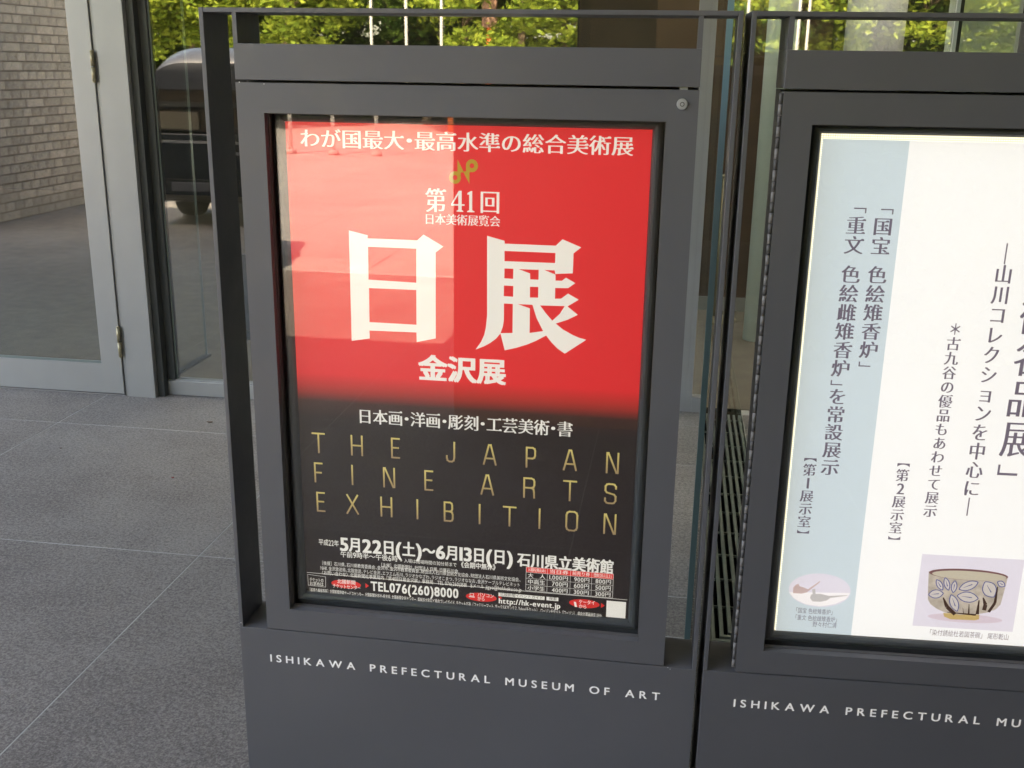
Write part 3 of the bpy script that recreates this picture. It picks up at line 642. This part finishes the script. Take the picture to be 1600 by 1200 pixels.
def local(S, px, py, y=0.0):
    """point of the photo carried onto the plane y (depth in the stand's own space)"""
    c, s_ = math.cos(S.rotation_euler.z), math.sin(S.rotation_euler.z); n_ = Vector((-s_, c, 0)); o_ = Vector(S.location)
    d = ray(px, py); e = Vector((0, 0, EYE)); t = (y-(e-o_).dot(n_))/d.dot(n_); q = e+d*t-o_
    return (q.x*c+q.y*s_, q.z)
TXT = 'ISHIKAWA PREFECTURAL MUSEUM OF ART'
L0 = local(S1, 422, 1035); L1 = local(S1, 1032, 1092)
print('base text', L0, L1, local(S1, 423, 1018), local(S1, 1030, 1077)); print('S2 text', local(S2, 1146, 1103), local(S2, 1146, 1089))
M['letter'] = mat('white_vinyl_glow', (.88, .89, .93), .5, emit=.1)  # unlit letters, given a faint glow to look whiter
for bb in (bb1, bb2):
    sh = Sheet('lettering', bb, M['letter'], 0, .0005); sh.line(TXT, L0[0], L1[0], (L0[1]+L1[1])/2, .0182, wx=.018, wy=.012, track=.27); sh.build()

# ---- red poster --------------------------------------------------
PY = .0448
def print_mat(name, stops, x=False):
    mm = bpy.data.materials.new(name); mm.use_nodes = True; n = mm.node_tree.nodes; l = mm.node_tree.links; b = n['Principled BSDF']
    tc = n.new('ShaderNodeTexCoord'); sp = n.new('ShaderNodeSeparateXYZ'); l.new(tc.outputs['Object'], sp.inputs[0])
    rp = n.new('ShaderNodeValToRGB'); cr = rp.color_ramp
    cr.elements[0].position = stops[0][0]; cr.elements[0].color = stops[0][1]; cr.elements[1].position = stops[-1][0]; cr.elements[1].color = stops[-1][1]
    for p, c in stops[1:-1]: e = cr.elements.new(p); e.color = c
    l.new(sp.outputs[0 if x else 2], rp.inputs[0]); l.new(rp.outputs[0], b.inputs['Base Color']); l.new(rp.outputs[0], b.inputs['Emission Color'])
    b.inputs['Roughness'].default_value = .45; return mm, b
K = (.020, .015, .017, 1); RD = (.72, .028, .040, 1)
zr = lambda y: local(S1, 720, y, .0448)[1]
mred, bred = print_mat('red_to_black_print', [(0, K), (zr(668), K), (zr(640), (.05, .024, .024, 1)), (zr(618), (.42, .03, .03, 1)), (zr(596), RD), (1, RD)])
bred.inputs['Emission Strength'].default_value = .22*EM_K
P1 = lambda px, py: local(S1, px, py, PY)
px0, px1, pz0, pz1 = O0+.025, O1-.026, OZ0+.027, OZ1-.016
po = empty('exhibition_poster', (0, 0, 0)); po.parent = None
po.matrix_world = Matrix.Translation(S1.location) @ Matrix.Translation((0, 0, 0))
tag(po, 'red and black poster with large white characters, in the left stand', 'poster')
part('paper', mred, po, (px0, px1, PY-.0006, PY, pz0, pz1))
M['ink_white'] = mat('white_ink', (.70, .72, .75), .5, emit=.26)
PF = PY-.0006
def Q(*pts, off=(0, 0), sc=1.0): return [local(S1, off[0]+x/sc, off[1]+y/sc, PF) for x, y in pts]
def sheet(name='lettering', m_='ink_white'): return Sheet(name, po, M[m_], PF)
s = sheet('title_lettering'); q = dict(off=(400, 330), sc=2.6667)
s.poly([Q((387, 80), (465, 100), (465, 113), (672, 121), (698, 97), (781, 147), (749, 172), (749, 530), (670, 545), (669, 505), (473, 497), (474, 530), (399, 540), **q),
        Q((467, 148), (668, 156), (668, 298), (469, 285), **q), Q((471, 320), (668, 328), (669, 473), (473, 462), **q)])
q = dict(off=(730, 360), sc=6)
s.poly([Q((187, 50), (350, 97), (352, 124), (830, 143), (894, 83), (1070, 159), (997, 215), (990, 402), (826, 408), (821, 375), (722, 370), (828, 414), (828, 470), (888, 472), (926, 443), (1015, 494), (945, 541), (825, 539), (823, 640), (880, 640), (945, 592), (1046, 650), (940, 712),
          (1037, 791), (940, 838), (830, 873), (900, 930), (985, 978), (1050, 1007), (1117, 1025), (915, 1155), (850, 1110), (790, 1050), (740, 985), (640, 1037), (560, 1070), (460, 1100), (352, 1124), (312, 966), (270, 1015), (215, 1055), (160, 1085), (78, 1117), (130, 1045), (160, 980), (175, 910), (187, 800), **q),
        Q((350, 192), (828, 211), (824, 306), (350, 288), **q), Q((350, 356), (433, 359), (431, 454), (348, 449), **q), Q((483, 363), (671, 369), (669, 462), (591, 459), (589, 403), **q),
        Q((345, 516), (433, 521), (431, 622), (343, 616), **q), Q((589, 528), (667, 530), (665, 630), (588, 629), **q), Q((345, 685), (428, 689), (425, 961), (312, 963), (335, 900), (344, 840), **q),
        Q((475, 691), (612, 697), (650, 820), (712, 944), (585, 961), (588, 731), **q), Q((683, 703), (915, 709), (870, 780), (798, 846), (740, 780), **q)])
s.build()
def ln(txt, a, b, h, m_='ink_white', style='sans', wx=0, wy=0, name='lettering', sh=None, lw=1):
    """a: lower left, b: lower right (photo points), h: height in photo pixels at the left end"""
    x0, z0 = P1(*a); x1, _ = P1(*b); hh = P1(a[0], a[1]-h)[1]-z0
    s_ = sh or sheet(name, m_); s_.line(txt, x0, x1, z0, hh, style, wx, wy, lw=lw)
    if not sh: s_.build()
MI = dict(style='mincho', wx=.022, wy=-.010)
ln('わが国最大・最高水準の総合美術展', (469, 230), (990, 243), 28, **MI)
ln('第', (664, 331), (698, 332), 36, **MI); ln('回', (749, 333), (782, 334), 34, **MI); 
s = sheet('serif_numerals'); q = lambda x, y: P1(664+x, 300+y)
s.poly([[q(53, -2), q(57.5, -2), q(57.5, 19), q(62, 19), q(62, 21.5), q(57.5, 21.5), q(57.5, 28), q(60, 29.5), q(60, 31), q(49.5, 30.6), q(49.5, 29), q(52.3, 27.8), q(52.3, 21.4), q(41, 21), q(41, 18.8)], [q(52.3, 4), q(43.6, 18.6), q(52.3, 18.8)]])
s.poly([[q(66.5, 1.5), q(72, -1.5), q(74, -1.5), q(74, 28.5), q(77.5, 30.2), q(77.5, 31.6), q(66, 31.3), q(66, 29.8), q(69.3, 28.4), q(69.3, 4), q(66.5, 4)]], 1)
s.build()
ln('日本美術展覧会', (663, 350), (782, 353), 16, **MI)
ln('金沢展', (654, 593), (791, 597), 37, wx=.038, wy=.022)
ln('日本画・洋画・彫刻・工芸美術・書', (559, 661), (895, 677), 22, **MI)
ln('平成22年', (498, 851), (530, 854), 9, wx=.008, wy=.005)
ln('5月22日(土)～6月13日(日)', (531, 860), (802, 881), 21, wx=.036, wy=.020, lw=1.4); ln('石川県立美術館', (808, 884), (959, 893), 20, wx=.036, wy=.016)
ln('午前9時半～午後6時', (532, 870), (622, 878), 9, wx=.010, wy=.005); ln('※入場は閉場時間の30分前まで', (625, 878), (714, 884), 6); ln('《会期中無休》', (716, 886), (779, 891), 9, wx=.02, wy=.01)
ln('［主催］北國新聞社、社団法人日展、日展石川会', (592, 885), (716, 893), 6); ln('［後援］石川県、石川県教育委員会、金沢市、金沢市教育委員会、財団法人石川県芸術文化協会、財団法人石川県美術文化協会、', (500, 882), (814, 907), 6)
ln('NHK 金沢放送局、北陸放送、テレビ金沢、エフエム石川、ラジオかなざわ、ラジオこまつ、ラジオななお、金沢ケーブルテレビネット', (501, 890), (813, 915), 6); ln('〈お問い合わせ〉北國新聞社事業局内「第41回日展金沢展」事務局　TEL 076(260)3581　Eメール jigyo@hokkoku.co.jp', (500, 897), (815, 921), 6)
ln('TEL076(260)8000', (579, 922), (717, 935), 14, wx=.03, wy=.02, lw=1.15)
ln('［前売り券発売所］北國新聞読者サービスセンター、北國新聞社支社・総支局、北國新聞文化センター、香林坊大和など県内プレイガイド、チケットぴあ（ファミリーマート、サークルKサンクス、Yahoo!チケット）、ローソンチケット（ローソン）、県内主要画材店 ほか', (482, 925), (940, 963), 7, wx=.006)
ln('http://hk-event.jp', (779, 942), (876, 948), 8, wx=.03, wy=.015, lw=1.3)
ln('チケットの', (484, 908), (506, 911), 6, wx=.015); ln('お求めは', (484, 914), (506, 917), 6, wx=.015)
# ruled lines and boxes
s = sheet('ruled_lines')
def seg(a, b, t=.0007): s.stroke([P1(*a), P1(*b)], t)
seg((480, 894), (980, 937), .0009)
for a, b in (((481, 897), (509, 901)), ((509, 901), (509, 917)), ((509, 917), (482, 914)), ((482, 914), (481, 897))): seg(a, b)
XA, ZA = P1(822, 885); XB, ZB = P1(959, 933)
cols = [P1(822, 885)[0], P1(855.5, 888)[0], P1(891.5, 891)[0], P1(925, 893)[0], P1(959, 895)[0]]
ZT = P1(822, 885)[1]; rows = [ZT, P1(822, 893.5)[1], P1(822, 903)[1], P1(822, 913)[1], P1(822, 922.5)[1]]
s.frame(cols[0], cols[-1], rows[-1], rows[0], .0007)
for c in cols[1:-1]: s.rect(c-.0003, c+.0003, rows[-1], rows[0], 1)
for r_ in rows[1:-1]: s.rect(cols[0], cols[-1], r_-.0003, r_+.0003, 2)
s.build()
M['ink_red'] = mat('red_ink', (.72, .03, .03), .5, emit=.2); s = sheet('red_blocks', 'ink_red'); s.y += .0002
s.rect(cols[0], cols[-1], rows[1], rows[0])
for cx, cy in ((541, 912.5), (752, 933), (913, 943)): c = P1(cx, cy); s.ellipse(c[0], c[1], .0345 if cx < 800 else .033, .0104)
for cx, cy in ((574, 915), (782, 934), (942, 946)):
    c = P1(cx, cy); s.poly([[(c[0]-.004, c[1]+.006), (c[0]-.004, c[1]-.006), (c[0]+.004, c[1])]])
s.build()
s = sheet('lettering')
def cell(txt, x0, x1, z0, h): s.line(txt, x0, x1, z0, h, wx=.012, wy=.004)
for j, row in enumerate((('入場料(税込み)', '当日券', '前売り券', '団体(20人以上)'), ('大　人', '1,000円', '900円', '800円'), ('中高生', '700円', '600円', '500円'), ('小学生', '400円', '300円', '300円'))):
    for i, t_ in enumerate(row):
        z1_, z0_ = rows[j], rows[j+1]; a, b = cols[i]+.004, cols[i+1]-.004
        if j and i > 1: a += .004
        if j > 1 and i == 1: a += .006
        cell(t_, a, b, z0_+.0022, z1_-z0_-.0045)
for t_, a, b in (('北國新聞', (527, 911), (556, 914)), ('チケットセンター', (520, 918), (564, 922)), ('パソコン', (746, 932), (772, 935)), ('から', (746, 938), (758, 940)), ('ケータイ', (904, 943), (930, 946)), ('から', (904, 950), (917, 951))): ln(t_, a, b, 6.5, wx=.012, sh=s)
c = P1(737, 929); s.frame(c[0]-.004, c[0]+.005, c[1]-.003, c[1]+.004, .001); s.rect(c[0]-.006, c[0]+.007, c[1]-.006, c[1]-.004)
c = P1(899, 944); s.poly([[(c[0]-.0035, c[1]+.006), (c[0]+.001, c[1]+.006), (c[0]+.004, c[1]-.006), (c[0]-.001, c[1]-.006)]])
a, b = P1(779, 925), P1(851, 938); s.rect(a[0], b[0], P1(779, 931)[1], P1(779, 925.5)[1]); a = P1(854, 932); s.rect(a[0], a[0]+.026, P1(854, 937.5)[1], P1(854, 932)[1])
s.build()
M['ink_black'] = mat('black_ink', (.05, .05, .05), .5)
s = sheet('lettering', 'ink_black'); s.y -= .0003; ln('北國新聞イベントガイド', (781, 930.5), (849, 936), 5, sh=s); ln('検索', (858, 937), (870, 938), 5, sh=s); s.build()
# blank patch where the square code stands
s = sheet('blank_patch'); a, b = P1(948, 938), P1(977, 966); s.rect(a[0], b[0], b[1], a[1]); s.build()
# emblem
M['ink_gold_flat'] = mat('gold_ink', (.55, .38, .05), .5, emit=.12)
s = sheet('emblem', 'ink_gold_flat'); E_ = lambda x, y: P1(680+x/16, 240+y/16)
u = E_(1100, 500)[0]-E_(1000, 500)[0]
c = E_(498, 598); s.ellipse(c[0], c[1], u*1.5, u*1.53, hole=.40); c = E_(920, 303); s.ellipse(c[0], c[1], u*1.5, u*1.57, hole=.38)
s.poly([[E_(560, 145), E_(725, 470), E_(640, 470), E_(640, 600), E_(560, 500)]], 1); s.poly([[E_(700, 450), E_(775, 440), E_(770, 310), E_(858, 420), E_(860, 760)]], 1)
s.poly([[E_(498, 446), E_(600, 446), E_(645, 600), E_(560, 540)]], 2); s.poly([[E_(860, 400), E_(920, 460), E_(860, 465), E_(775, 300)]], 2)
s.build()
# gold line letters, drawn as strokes in a 1 x 1.75 box
STK = {'T': [[(0, 1), (1, 1)], [(.5, 1), (.5, 0)]], 'H': [[(.05, 0), (.05, 1)], [(.95, 0), (.95, 1)], [(.05, .5), (.95, .5)]], 'E': [[(.85, 1), (.1, 1), (.1, 0), (.85, 0)], [(.1, .52), (.75, .52)]],
       'J': [[(.85, 1), (.85, .22), (.78, .06), (.6, 0), (.35, 0), (.15, .06), (.08, .2), (.08, .28)]], 'A': [[(0, 0), (.42, 1), (.58, 1), (1, 0)], [(.15, .3), (.85, .3)]],
       'P': [[(.1, 0), (.1, 1), (.7, 1), (.88, .95), (.95, .85), (.95, .6), (.88, .5), (.7, .45), (.1, .45)]], 'N': [[(.05, 0), (.05, 1), (.15, 1), (.85, 0), (.95, 0), (.95, 1)]],
       'F': [[(.1, 0), (.1, 1), (.85, 1)], [(.1, .5), (.75, .5)]], 'I': [[(.5, 0), (.5, 1)]], 'R': [[(.1, 0), (.1, 1), (.7, 1), (.88, .95), (.95, .85), (.95, .65), (.88, .55), (.7, .5), (.1, .5)], [(.7, .5), (.88, .44), (.93, .3), (.95, 0)]],
       'S': [[(.93, .78), (.93, .88), (.8, .98), (.65, 1), (.35, 1), (.2, .98), (.08, .88), (.08, .66), (.2, .56), (.8, .46), (.93, .36), (.93, .14), (.8, .02), (.65, 0), (.35, 0), (.2, .02), (.07, .12), (.07, .24)]],
       'X': [[(.02, 0), (.95, 1)], [(.05, 1), (.98, 0)]], 'B': [[(.1, 0), (.1, 1), (.68, 1), (.84, .95), (.9, .85), (.9, .66), (.84, .56), (.68, .52), (.1, .52)], [(.68, .52), (.88, .46), (.95, .36), (.95, .14), (.88, .04), (.7, 0), (.1, 0)]],
       'O': [[(.3, 0), (.7, 0), (.88, .06), (.95, .18), (.95, .82), (.88, .94), (.7, 1), (.3, 1), (.12, .94), (.05, .82), (.05, .18), (.12, .06), (.3, 0)]]}
gx = lambda x, y: (470+x/3.077, 650+y/3.077)
rowsG = [('THEJAPAN', [(86, 128), (270, 142), (457, 156), (722, 173), (909, 186), (1105, 197), (1295, 212), (1499, 224)]),
         ('FINEARTS', [(87, 270), (248, 282), (425, 296), (617, 311), (897, 333), (1097, 345), (1294, 358), (1489, 371)]),
         ('EXHIBITION', [(98, 411), (249, 423), (412, 437), (561, 449), (710, 461), (860, 472), (1004, 481), (1148, 493), (1303, 504), (1486, 518)])]
for ri, (t_, ps_) in enumerate(rowsG):
    zc = sum(P1(*gx(*p))[1] for p in ps_)/len(ps_); hh = .043
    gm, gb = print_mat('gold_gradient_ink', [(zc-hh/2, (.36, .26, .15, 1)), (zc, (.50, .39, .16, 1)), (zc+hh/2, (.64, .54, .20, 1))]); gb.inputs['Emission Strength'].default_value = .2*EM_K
    s = Sheet('gold_lettering', po, gm, PF)
    for ch, p in zip(t_, ps_):
        cx = P1(*gx(*p))[0]; wd = .0255 if ch in 'HANTRSOX' else .021
        for k, st in enumerate(STK[ch]): s.stroke([(cx+(a-.5)*wd, zc+(b-.5)*hh) for a, b in st], .0037, layer=k)
    s.build()

# ---- white poster --------------------------------------------------
P2 = lambda px, py, y=PF: local(S2, px, py, y)
p2 = empty('collection_poster', tuple(S2.location), S2.rotation_euler.z); tag(p2, 'back-lit white poster with blue band, tea bowl and vertical lettering', 'poster')
print('P2 corners', P2(1289, 209), P2(1213, 984), P2(1421, 225), P2(1330, 988), P2(1298, 220))
x0, x1, z0, z1 = px0, px1, pz0, pz1
lm = bpy.data.materials.new('lit_diffuser_grid'); lm.use_nodes = True; n = lm.node_tree.nodes; l = lm.node_tree.links; b = n['Principled BSDF']
tc = n.new('ShaderNodeTexCoord'); bt = n.new('ShaderNodeTexBrick'); bt.offset = 0; bt.inputs['Scale'].default_value = 1; bt.inputs['Brick Width'].default_value = .0042; bt.inputs['Row Height'].default_value = .0042; bt.inputs['Mortar Size'].default_value = .0006
bt.inputs['Color1'].default_value = (1, 1, .88, 1); bt.inputs['Color2'].default_value = (1, 1, .9, 1); bt.inputs['Mortar'].default_value = (.45, .47, .40, 1)
sp = n.new('ShaderNodeSeparateXYZ'); cb = n.new('ShaderNodeCombineXYZ'); l.new(tc.outputs['Object'], sp.inputs[0]); l.new(sp.outputs[0], cb.inputs[0]); l.new(sp.outputs[2], cb.inputs[1]); l.new(cb.outputs[0], bt.inputs['Vector'])
l.new(bt.outputs[0], b.inputs['Base Color']); l.new(bt.outputs[0], b.inputs['Emission Color']); b.inputs['Emission Strength'].default_value = .55*EM_K
part('lit_border', lm, p2, (x0, x1, PY-.0004, PY, z0, z1))
M['paper_white'] = mat('backlit_white_paper', (.66, .71, .83), .5, emit=.415); M['paper_blue'] = mat('backlit_blue_paper', (.43, .54, .68), .5, emit=.39)
XB0, XB1 = P2(1421, 225)[0], P2(1330, 988)[0]; xb = (XB0+XB1)/2
part('blue_band', M['paper_blue'], p2, (x0+.004, xb, PY-.0010, PY-.0005, z0, z1-.011)); part('white_sheet', M['paper_white'], p2, (xb, x1-.004, PY-.0010, PY-.0005, z0, z1-.011))
PG = PY-.0010
M['ink_violet'] = mat('violet_grey_ink', (.135, .12, .19), .5, emit=.3)
def sh2(name='lettering', m_='ink_violet', lift=.0003): return Sheet(name, p2, M[m_] if isinstance(m_, str) else m_, PG, lift)
def vcol(txt, a, b, cw, style='mincho', wx=.026, wy=-.010, name='lettering'):
    """vertical column: a = centre of top of the first character, b = centre of the bottom of the last (photo points), cw = width in photo pixels"""
    xa, za = P2(*a, PG); xb_, zb = P2(*b, PG); xc = (xa+xb_)/2; wd = P2(a[0]+cw, a[1], PG)[0]-xa
    units = sum(.5 if c in ' ' else (.55 if c in '「」【】' else 1) for c in txt); st = (za-zb)/units; z = za; s_ = sh2(name)
    for c in txt:
        k = .5 if c in ' ' else (.55 if c in '「」【】' else 1)
        if c != ' ':
            zz = z-st*k/2
            if c in '「」【】': s_.char(c, xc+wd*(.14 if c == '「' else -.14 if c == '」' else 0), zz, wd*1.05, st*(.85 if c in '「」' else .9), 'sans', 0, 0, rot=True, latin=True)
            elif c == '―': s_.char(c, xc, zz, wd, st, 'sans', 0, 0, rot=True)
            elif c in '12': s_.char(c, xc, zz, wd*1.3, st*1.2, 'sans', .02, -.005, latin=True)
            elif c == '＊': s_.char(c, xc, zz, wd, st, 'sans', .01, .01)
            else: s_.char(c, xc, zz, wd*1.08, st*1.0, style, wx, wy)
        z -= st*k
    s_.build()
vcol('「国宝 色絵雉香炉」', (1382, 322), (1355, 577), 29); vcol('「重文 色絵雌雉香炉」を常設展示', (1338, 320), (1298, 744), 29)
vcol('【第1展示室】', (1268, 713), (1253, 836), 20); vcol('【第2展示室】', (1412, 721), (1397, 846), 20)
vcol('＊古九谷の優品もあわせて展示', (1494, 503), (1452, 809), 21); vcol('―山川コレクションを中心に―', (1573, 380), (1514, 806), 27); vcol('美術名品展」', (1630, 392), (1584, 752), 50, wx=.018)
def ln2(txt, a, b, h, m_='ink_violet', **k):
    xa, za = P2(*a, PG); xb_, _ = P2(*b, PG); hh = P2(a[0], a[1]-h, PG)[1]-za; s_ = sh2('lettering', m_); s_.line(txt, xa, xb_, za, hh, **k); s_.build()
ln2('「国宝 色絵雉香炉」', (1239, 957), (1305, 960), 8); ln2('「重文 色絵雌雉香炉」', (1238, 968), (1312, 971), 8); ln2('野々村仁清', (1269, 979), (1307, 982), 8)
ln2('「染付銹絵杜若図茶碗」 尾形乾山', (1447, 992), (1576, 999), 9)
# ceramics printed on the poster: a generic leaf-painted bowl and two small bird-shaped burners
M['photo_bg'] = mat('lilac_photo_ground', (.52, .53, .70), .5, emit=.42); M['photo_bg_low'] = mat('lilac_photo_ground_low', (.50, .45, .60), .5, emit=.38)
B2 = lambda x, y: P2(1400+x/7.06, 840+y/7.06, PG)
def poly2(name, m_, lift, *loops): s_ = sh2(name, m_, lift); s_.poly(list(loops)); return s_.build()
a, b = B2(215, 500), B2(1340, 1000); zt_, zb_ = B2(285, 180)[1], B2(155, 968)[1]
s_ = sh2('picture_ground', 'photo_bg', .0001); s_.rect(P2(1428, 960, PG)[0], P2(1590, 940, PG)[0], zb_, zt_); s_.build()
s_ = sh2('picture_floor', 'photo_bg_low', .0002); s_.ellipse(B2(760, 880)[0], B2(760, 890)[1], .075, .010); s_.build()
M['bowl'] = mat('stoneware_print', (.42, .39, .38), .5, noise=.2, nscale=60, emit=.3); M['bowl_in'] = mat('bowl_inside_print', (.46, .44, .40), .5, emit=.32); M['rim'] = mat('brown_rim_print', (.20, .10, .12), .5, emit=.25); M['blue_ink'] = mat('blue_brush_print', (.10, .12, .34), .5, emit=.3); M['leaf_print'] = mat('pale_leaf_print', (.50, .49, .53), .5, emit=.32); M['brown_ink'] = mat('brown_brush_print', (.07, .035, .03), .5, emit=.2); M['foot'] = mat('bowl_foot_print', (.50, .38, .18), .5, emit=.3)
poly2('bowl_foot', M['foot'], .0003, [B2(520, 830), B2(920, 850), B2(915, 900), B2(870, 912), B2(600, 900), B2(530, 870)])
poly2('bowl_side', M['bowl'], .0004, [B2(360, 370), B2(352, 560), B2(350, 680), B2(380, 735), B2(450, 785), B2(540, 825), B2(700, 850), B2(860, 850), B2(1010, 825), B2(1100, 790), B2(1150, 740), B2(1180, 640), B2(1235, 430), B2(1150, 460), B2(1000, 470), B2(800, 465), B2(600, 445), B2(450, 415)])
E2 = lambda cx, cy, rx_, ry_, t0=0, t1=360, n_=36: [B2(cx+rx_*math.cos(R(t0+(t1-t0)*k/n_)), cy+(cx*0)+ry_*math.sin(R(t0+(t1-t0)*k/n_))+(rx_*math.cos(R(t0+(t1-t0)*k/n_)))*.06) for k in range(n_)]
poly2('bowl_rim', M['rim'], .0005, E2(800, 408, 437, 62)); poly2('bowl_inside', M['bowl_in'], .0006, E2(808, 418, 410, 50))
def leaf(cx, cy, ln_, wd, ang):
    L = []; 
    for k in range(24):
        t = 2*math.pi*k/24; x = math.cos(t)*ln_/2; y = math.sin(t)*wd/2*(1-.55*abs(math.cos(t))**3)
        L.append(B2(cx+x*math.cos(R(ang))-y*math.sin(R(ang)), cy+x*math.sin(R(ang))+y*math.cos(R(ang))))
    return L
lf = sh2('painted_leaves', M['leaf_print'], .0005); bl = sh2('painted_outlines', M['blue_ink'], .00062)
for cx, cy, ln_, wd, ang in ((440, 620, 160, 90, -5), (480, 520, 130, 60, 60), (560, 510, 140, 60, 75), (640, 540, 130, 60, -80), (800, 530, 220, 90, -20), (790, 655, 230, 110, 8), (640, 720, 190, 90, 70), (1030, 570, 190, 150, 60), (1160, 510, 90, 60, 30)):
    L = leaf(cx, cy, ln_, wd, ang); lf.poly([L]); bl.stroke(L+[L[0]], .0019)
    bl.stroke([B2(cx-ln_*.3*math.cos(R(ang)), cy-ln_*.3*math.sin(R(ang))), B2(cx+ln_*.2*math.cos(R(ang)), cy+ln_*.2*math.sin(R(ang)))], .0022, taper=[.2, 1])
lf.build(); bl.build()
bs = sh2('painted_stems', M['brown_ink'], .00068)
for pts, wd in (([(520, 660), (560, 760), (650, 845)], .008), ([(805, 730), (800, 845)], .0035), ([(915, 690), (895, 845)], .007), ([(960, 660), (985, 740), (970, 800)], .008), ([(1120, 540), (1090, 720), (1020, 820)], .006), ([(735, 770), (745, 840)], .0015), ([(560, 820), (880, 852)], .004)): bs.stroke([B2(*p) for p in pts], wd, taper=[.3]+[1]*(len(pts)-1))
bs.build()
C2 = lambda x, y: P2(1200+x/9.233, 880+y/9.233, PG)
ov = sh2('oval_picture', 'photo_bg', .0001); c = C2(745, 390); ov.ellipse(c[0], c[1], C2(1195, 390)[0]-c[0], c[1]-C2(745, 630)[1]); ov.build()
M['floor_print'] = mat('pale_picture_floor', (.62, .64, .76), .5, emit=.44)
poly2('oval_floor', M['floor_print'], .0002, [C2(300, 415), C2(1185, 430), C2(1120, 520), C2(960, 590), C2(745, 622), C2(540, 590), C2(380, 510)])
M['bird_a'] = mat('pinkish_bird_print', (.46, .37, .42), .5, emit=.36); M['bird_b'] = mat('grey_bird_print', (.42, .43, .50), .5, emit=.36)
poly2('bird_figure', M['bird_a'], .0004, [C2(360, 430), C2(362, 350), C2(400, 310), C2(440, 295), C2(455, 330), C2(520, 350), C2(575, 375), C2(745, 258), C2(755, 268), C2(600, 390), C2(560, 420), C2(480, 438)])
poly2('bird_figure', M['bird_b'], .0004, [C2(605, 500), C2(620, 455), C2(645, 440), C2(635, 375), C2(682, 368), C2(685, 440), C2(760, 440), C2(880, 470), C2(1140, 460), C2(1145, 468), C2(900, 500), C2(850, 535), C2(760, 555), C2(640, 550)])

# paint chips on the stands and a few bits of litter on the granite
M['chip'] = mat('bare_primer', (.8, .8, .78), .6)
for px, py in ((374, 128.3), (412.5, 131.2), (376.5, 973)):
    x, z = local(S1, px, py); part('paint_chip', M['chip'], S1, (x-.0009, x+.0009, -.0004, .0004, z-.0009, z+.0009))
for px, py in ((1043.5, 1043), (1047, 1045.5)):
    x, z = local(S1, px, py); part('paint_chip', M['chip'], S1, (x-.0008, x+.0008, -.0003, .0004, z-.0007, z+.0007))
M['dry_leaf'] = mat('dry_leaf', (.14, .09, .06), .8); M['petal'] = mat('red_petal', (.28, .04, .04), .7)
for px, py, m_, r_, lab in ((328, 660, 'dry_leaf', .018, 'thin brown dry leaf on the granite near the window sill'), (270, 747, 'petal', .008, 'tiny dark red petal on the granite left of the stands'), (95, 701, 'dry_leaf', .006, 'tiny dark seed on the granite below the glass door')):
    g_ = on_ground(px, py, .003); bm = bmesh.new(); L = [bm.verts.new((r_*math.cos(t*.9)*(1 if t % 2 else .7), r_*.4*math.sin(t*.9), .001+.002*(t % 2))) for t in range(7)]; bm.faces.new(L)
    ex = bmesh.ops.extrude_face_region(bm, geom=list(bm.faces)); bmesh.ops.translate(bm, verts=[v for v in ex['geom'] if isinstance(v, bmesh.types.BMVert)], vec=(0, 0, .0012))
    tag(obj('fallen_leaf', bm, M[m_], loc=g_), lab, 'leaf')
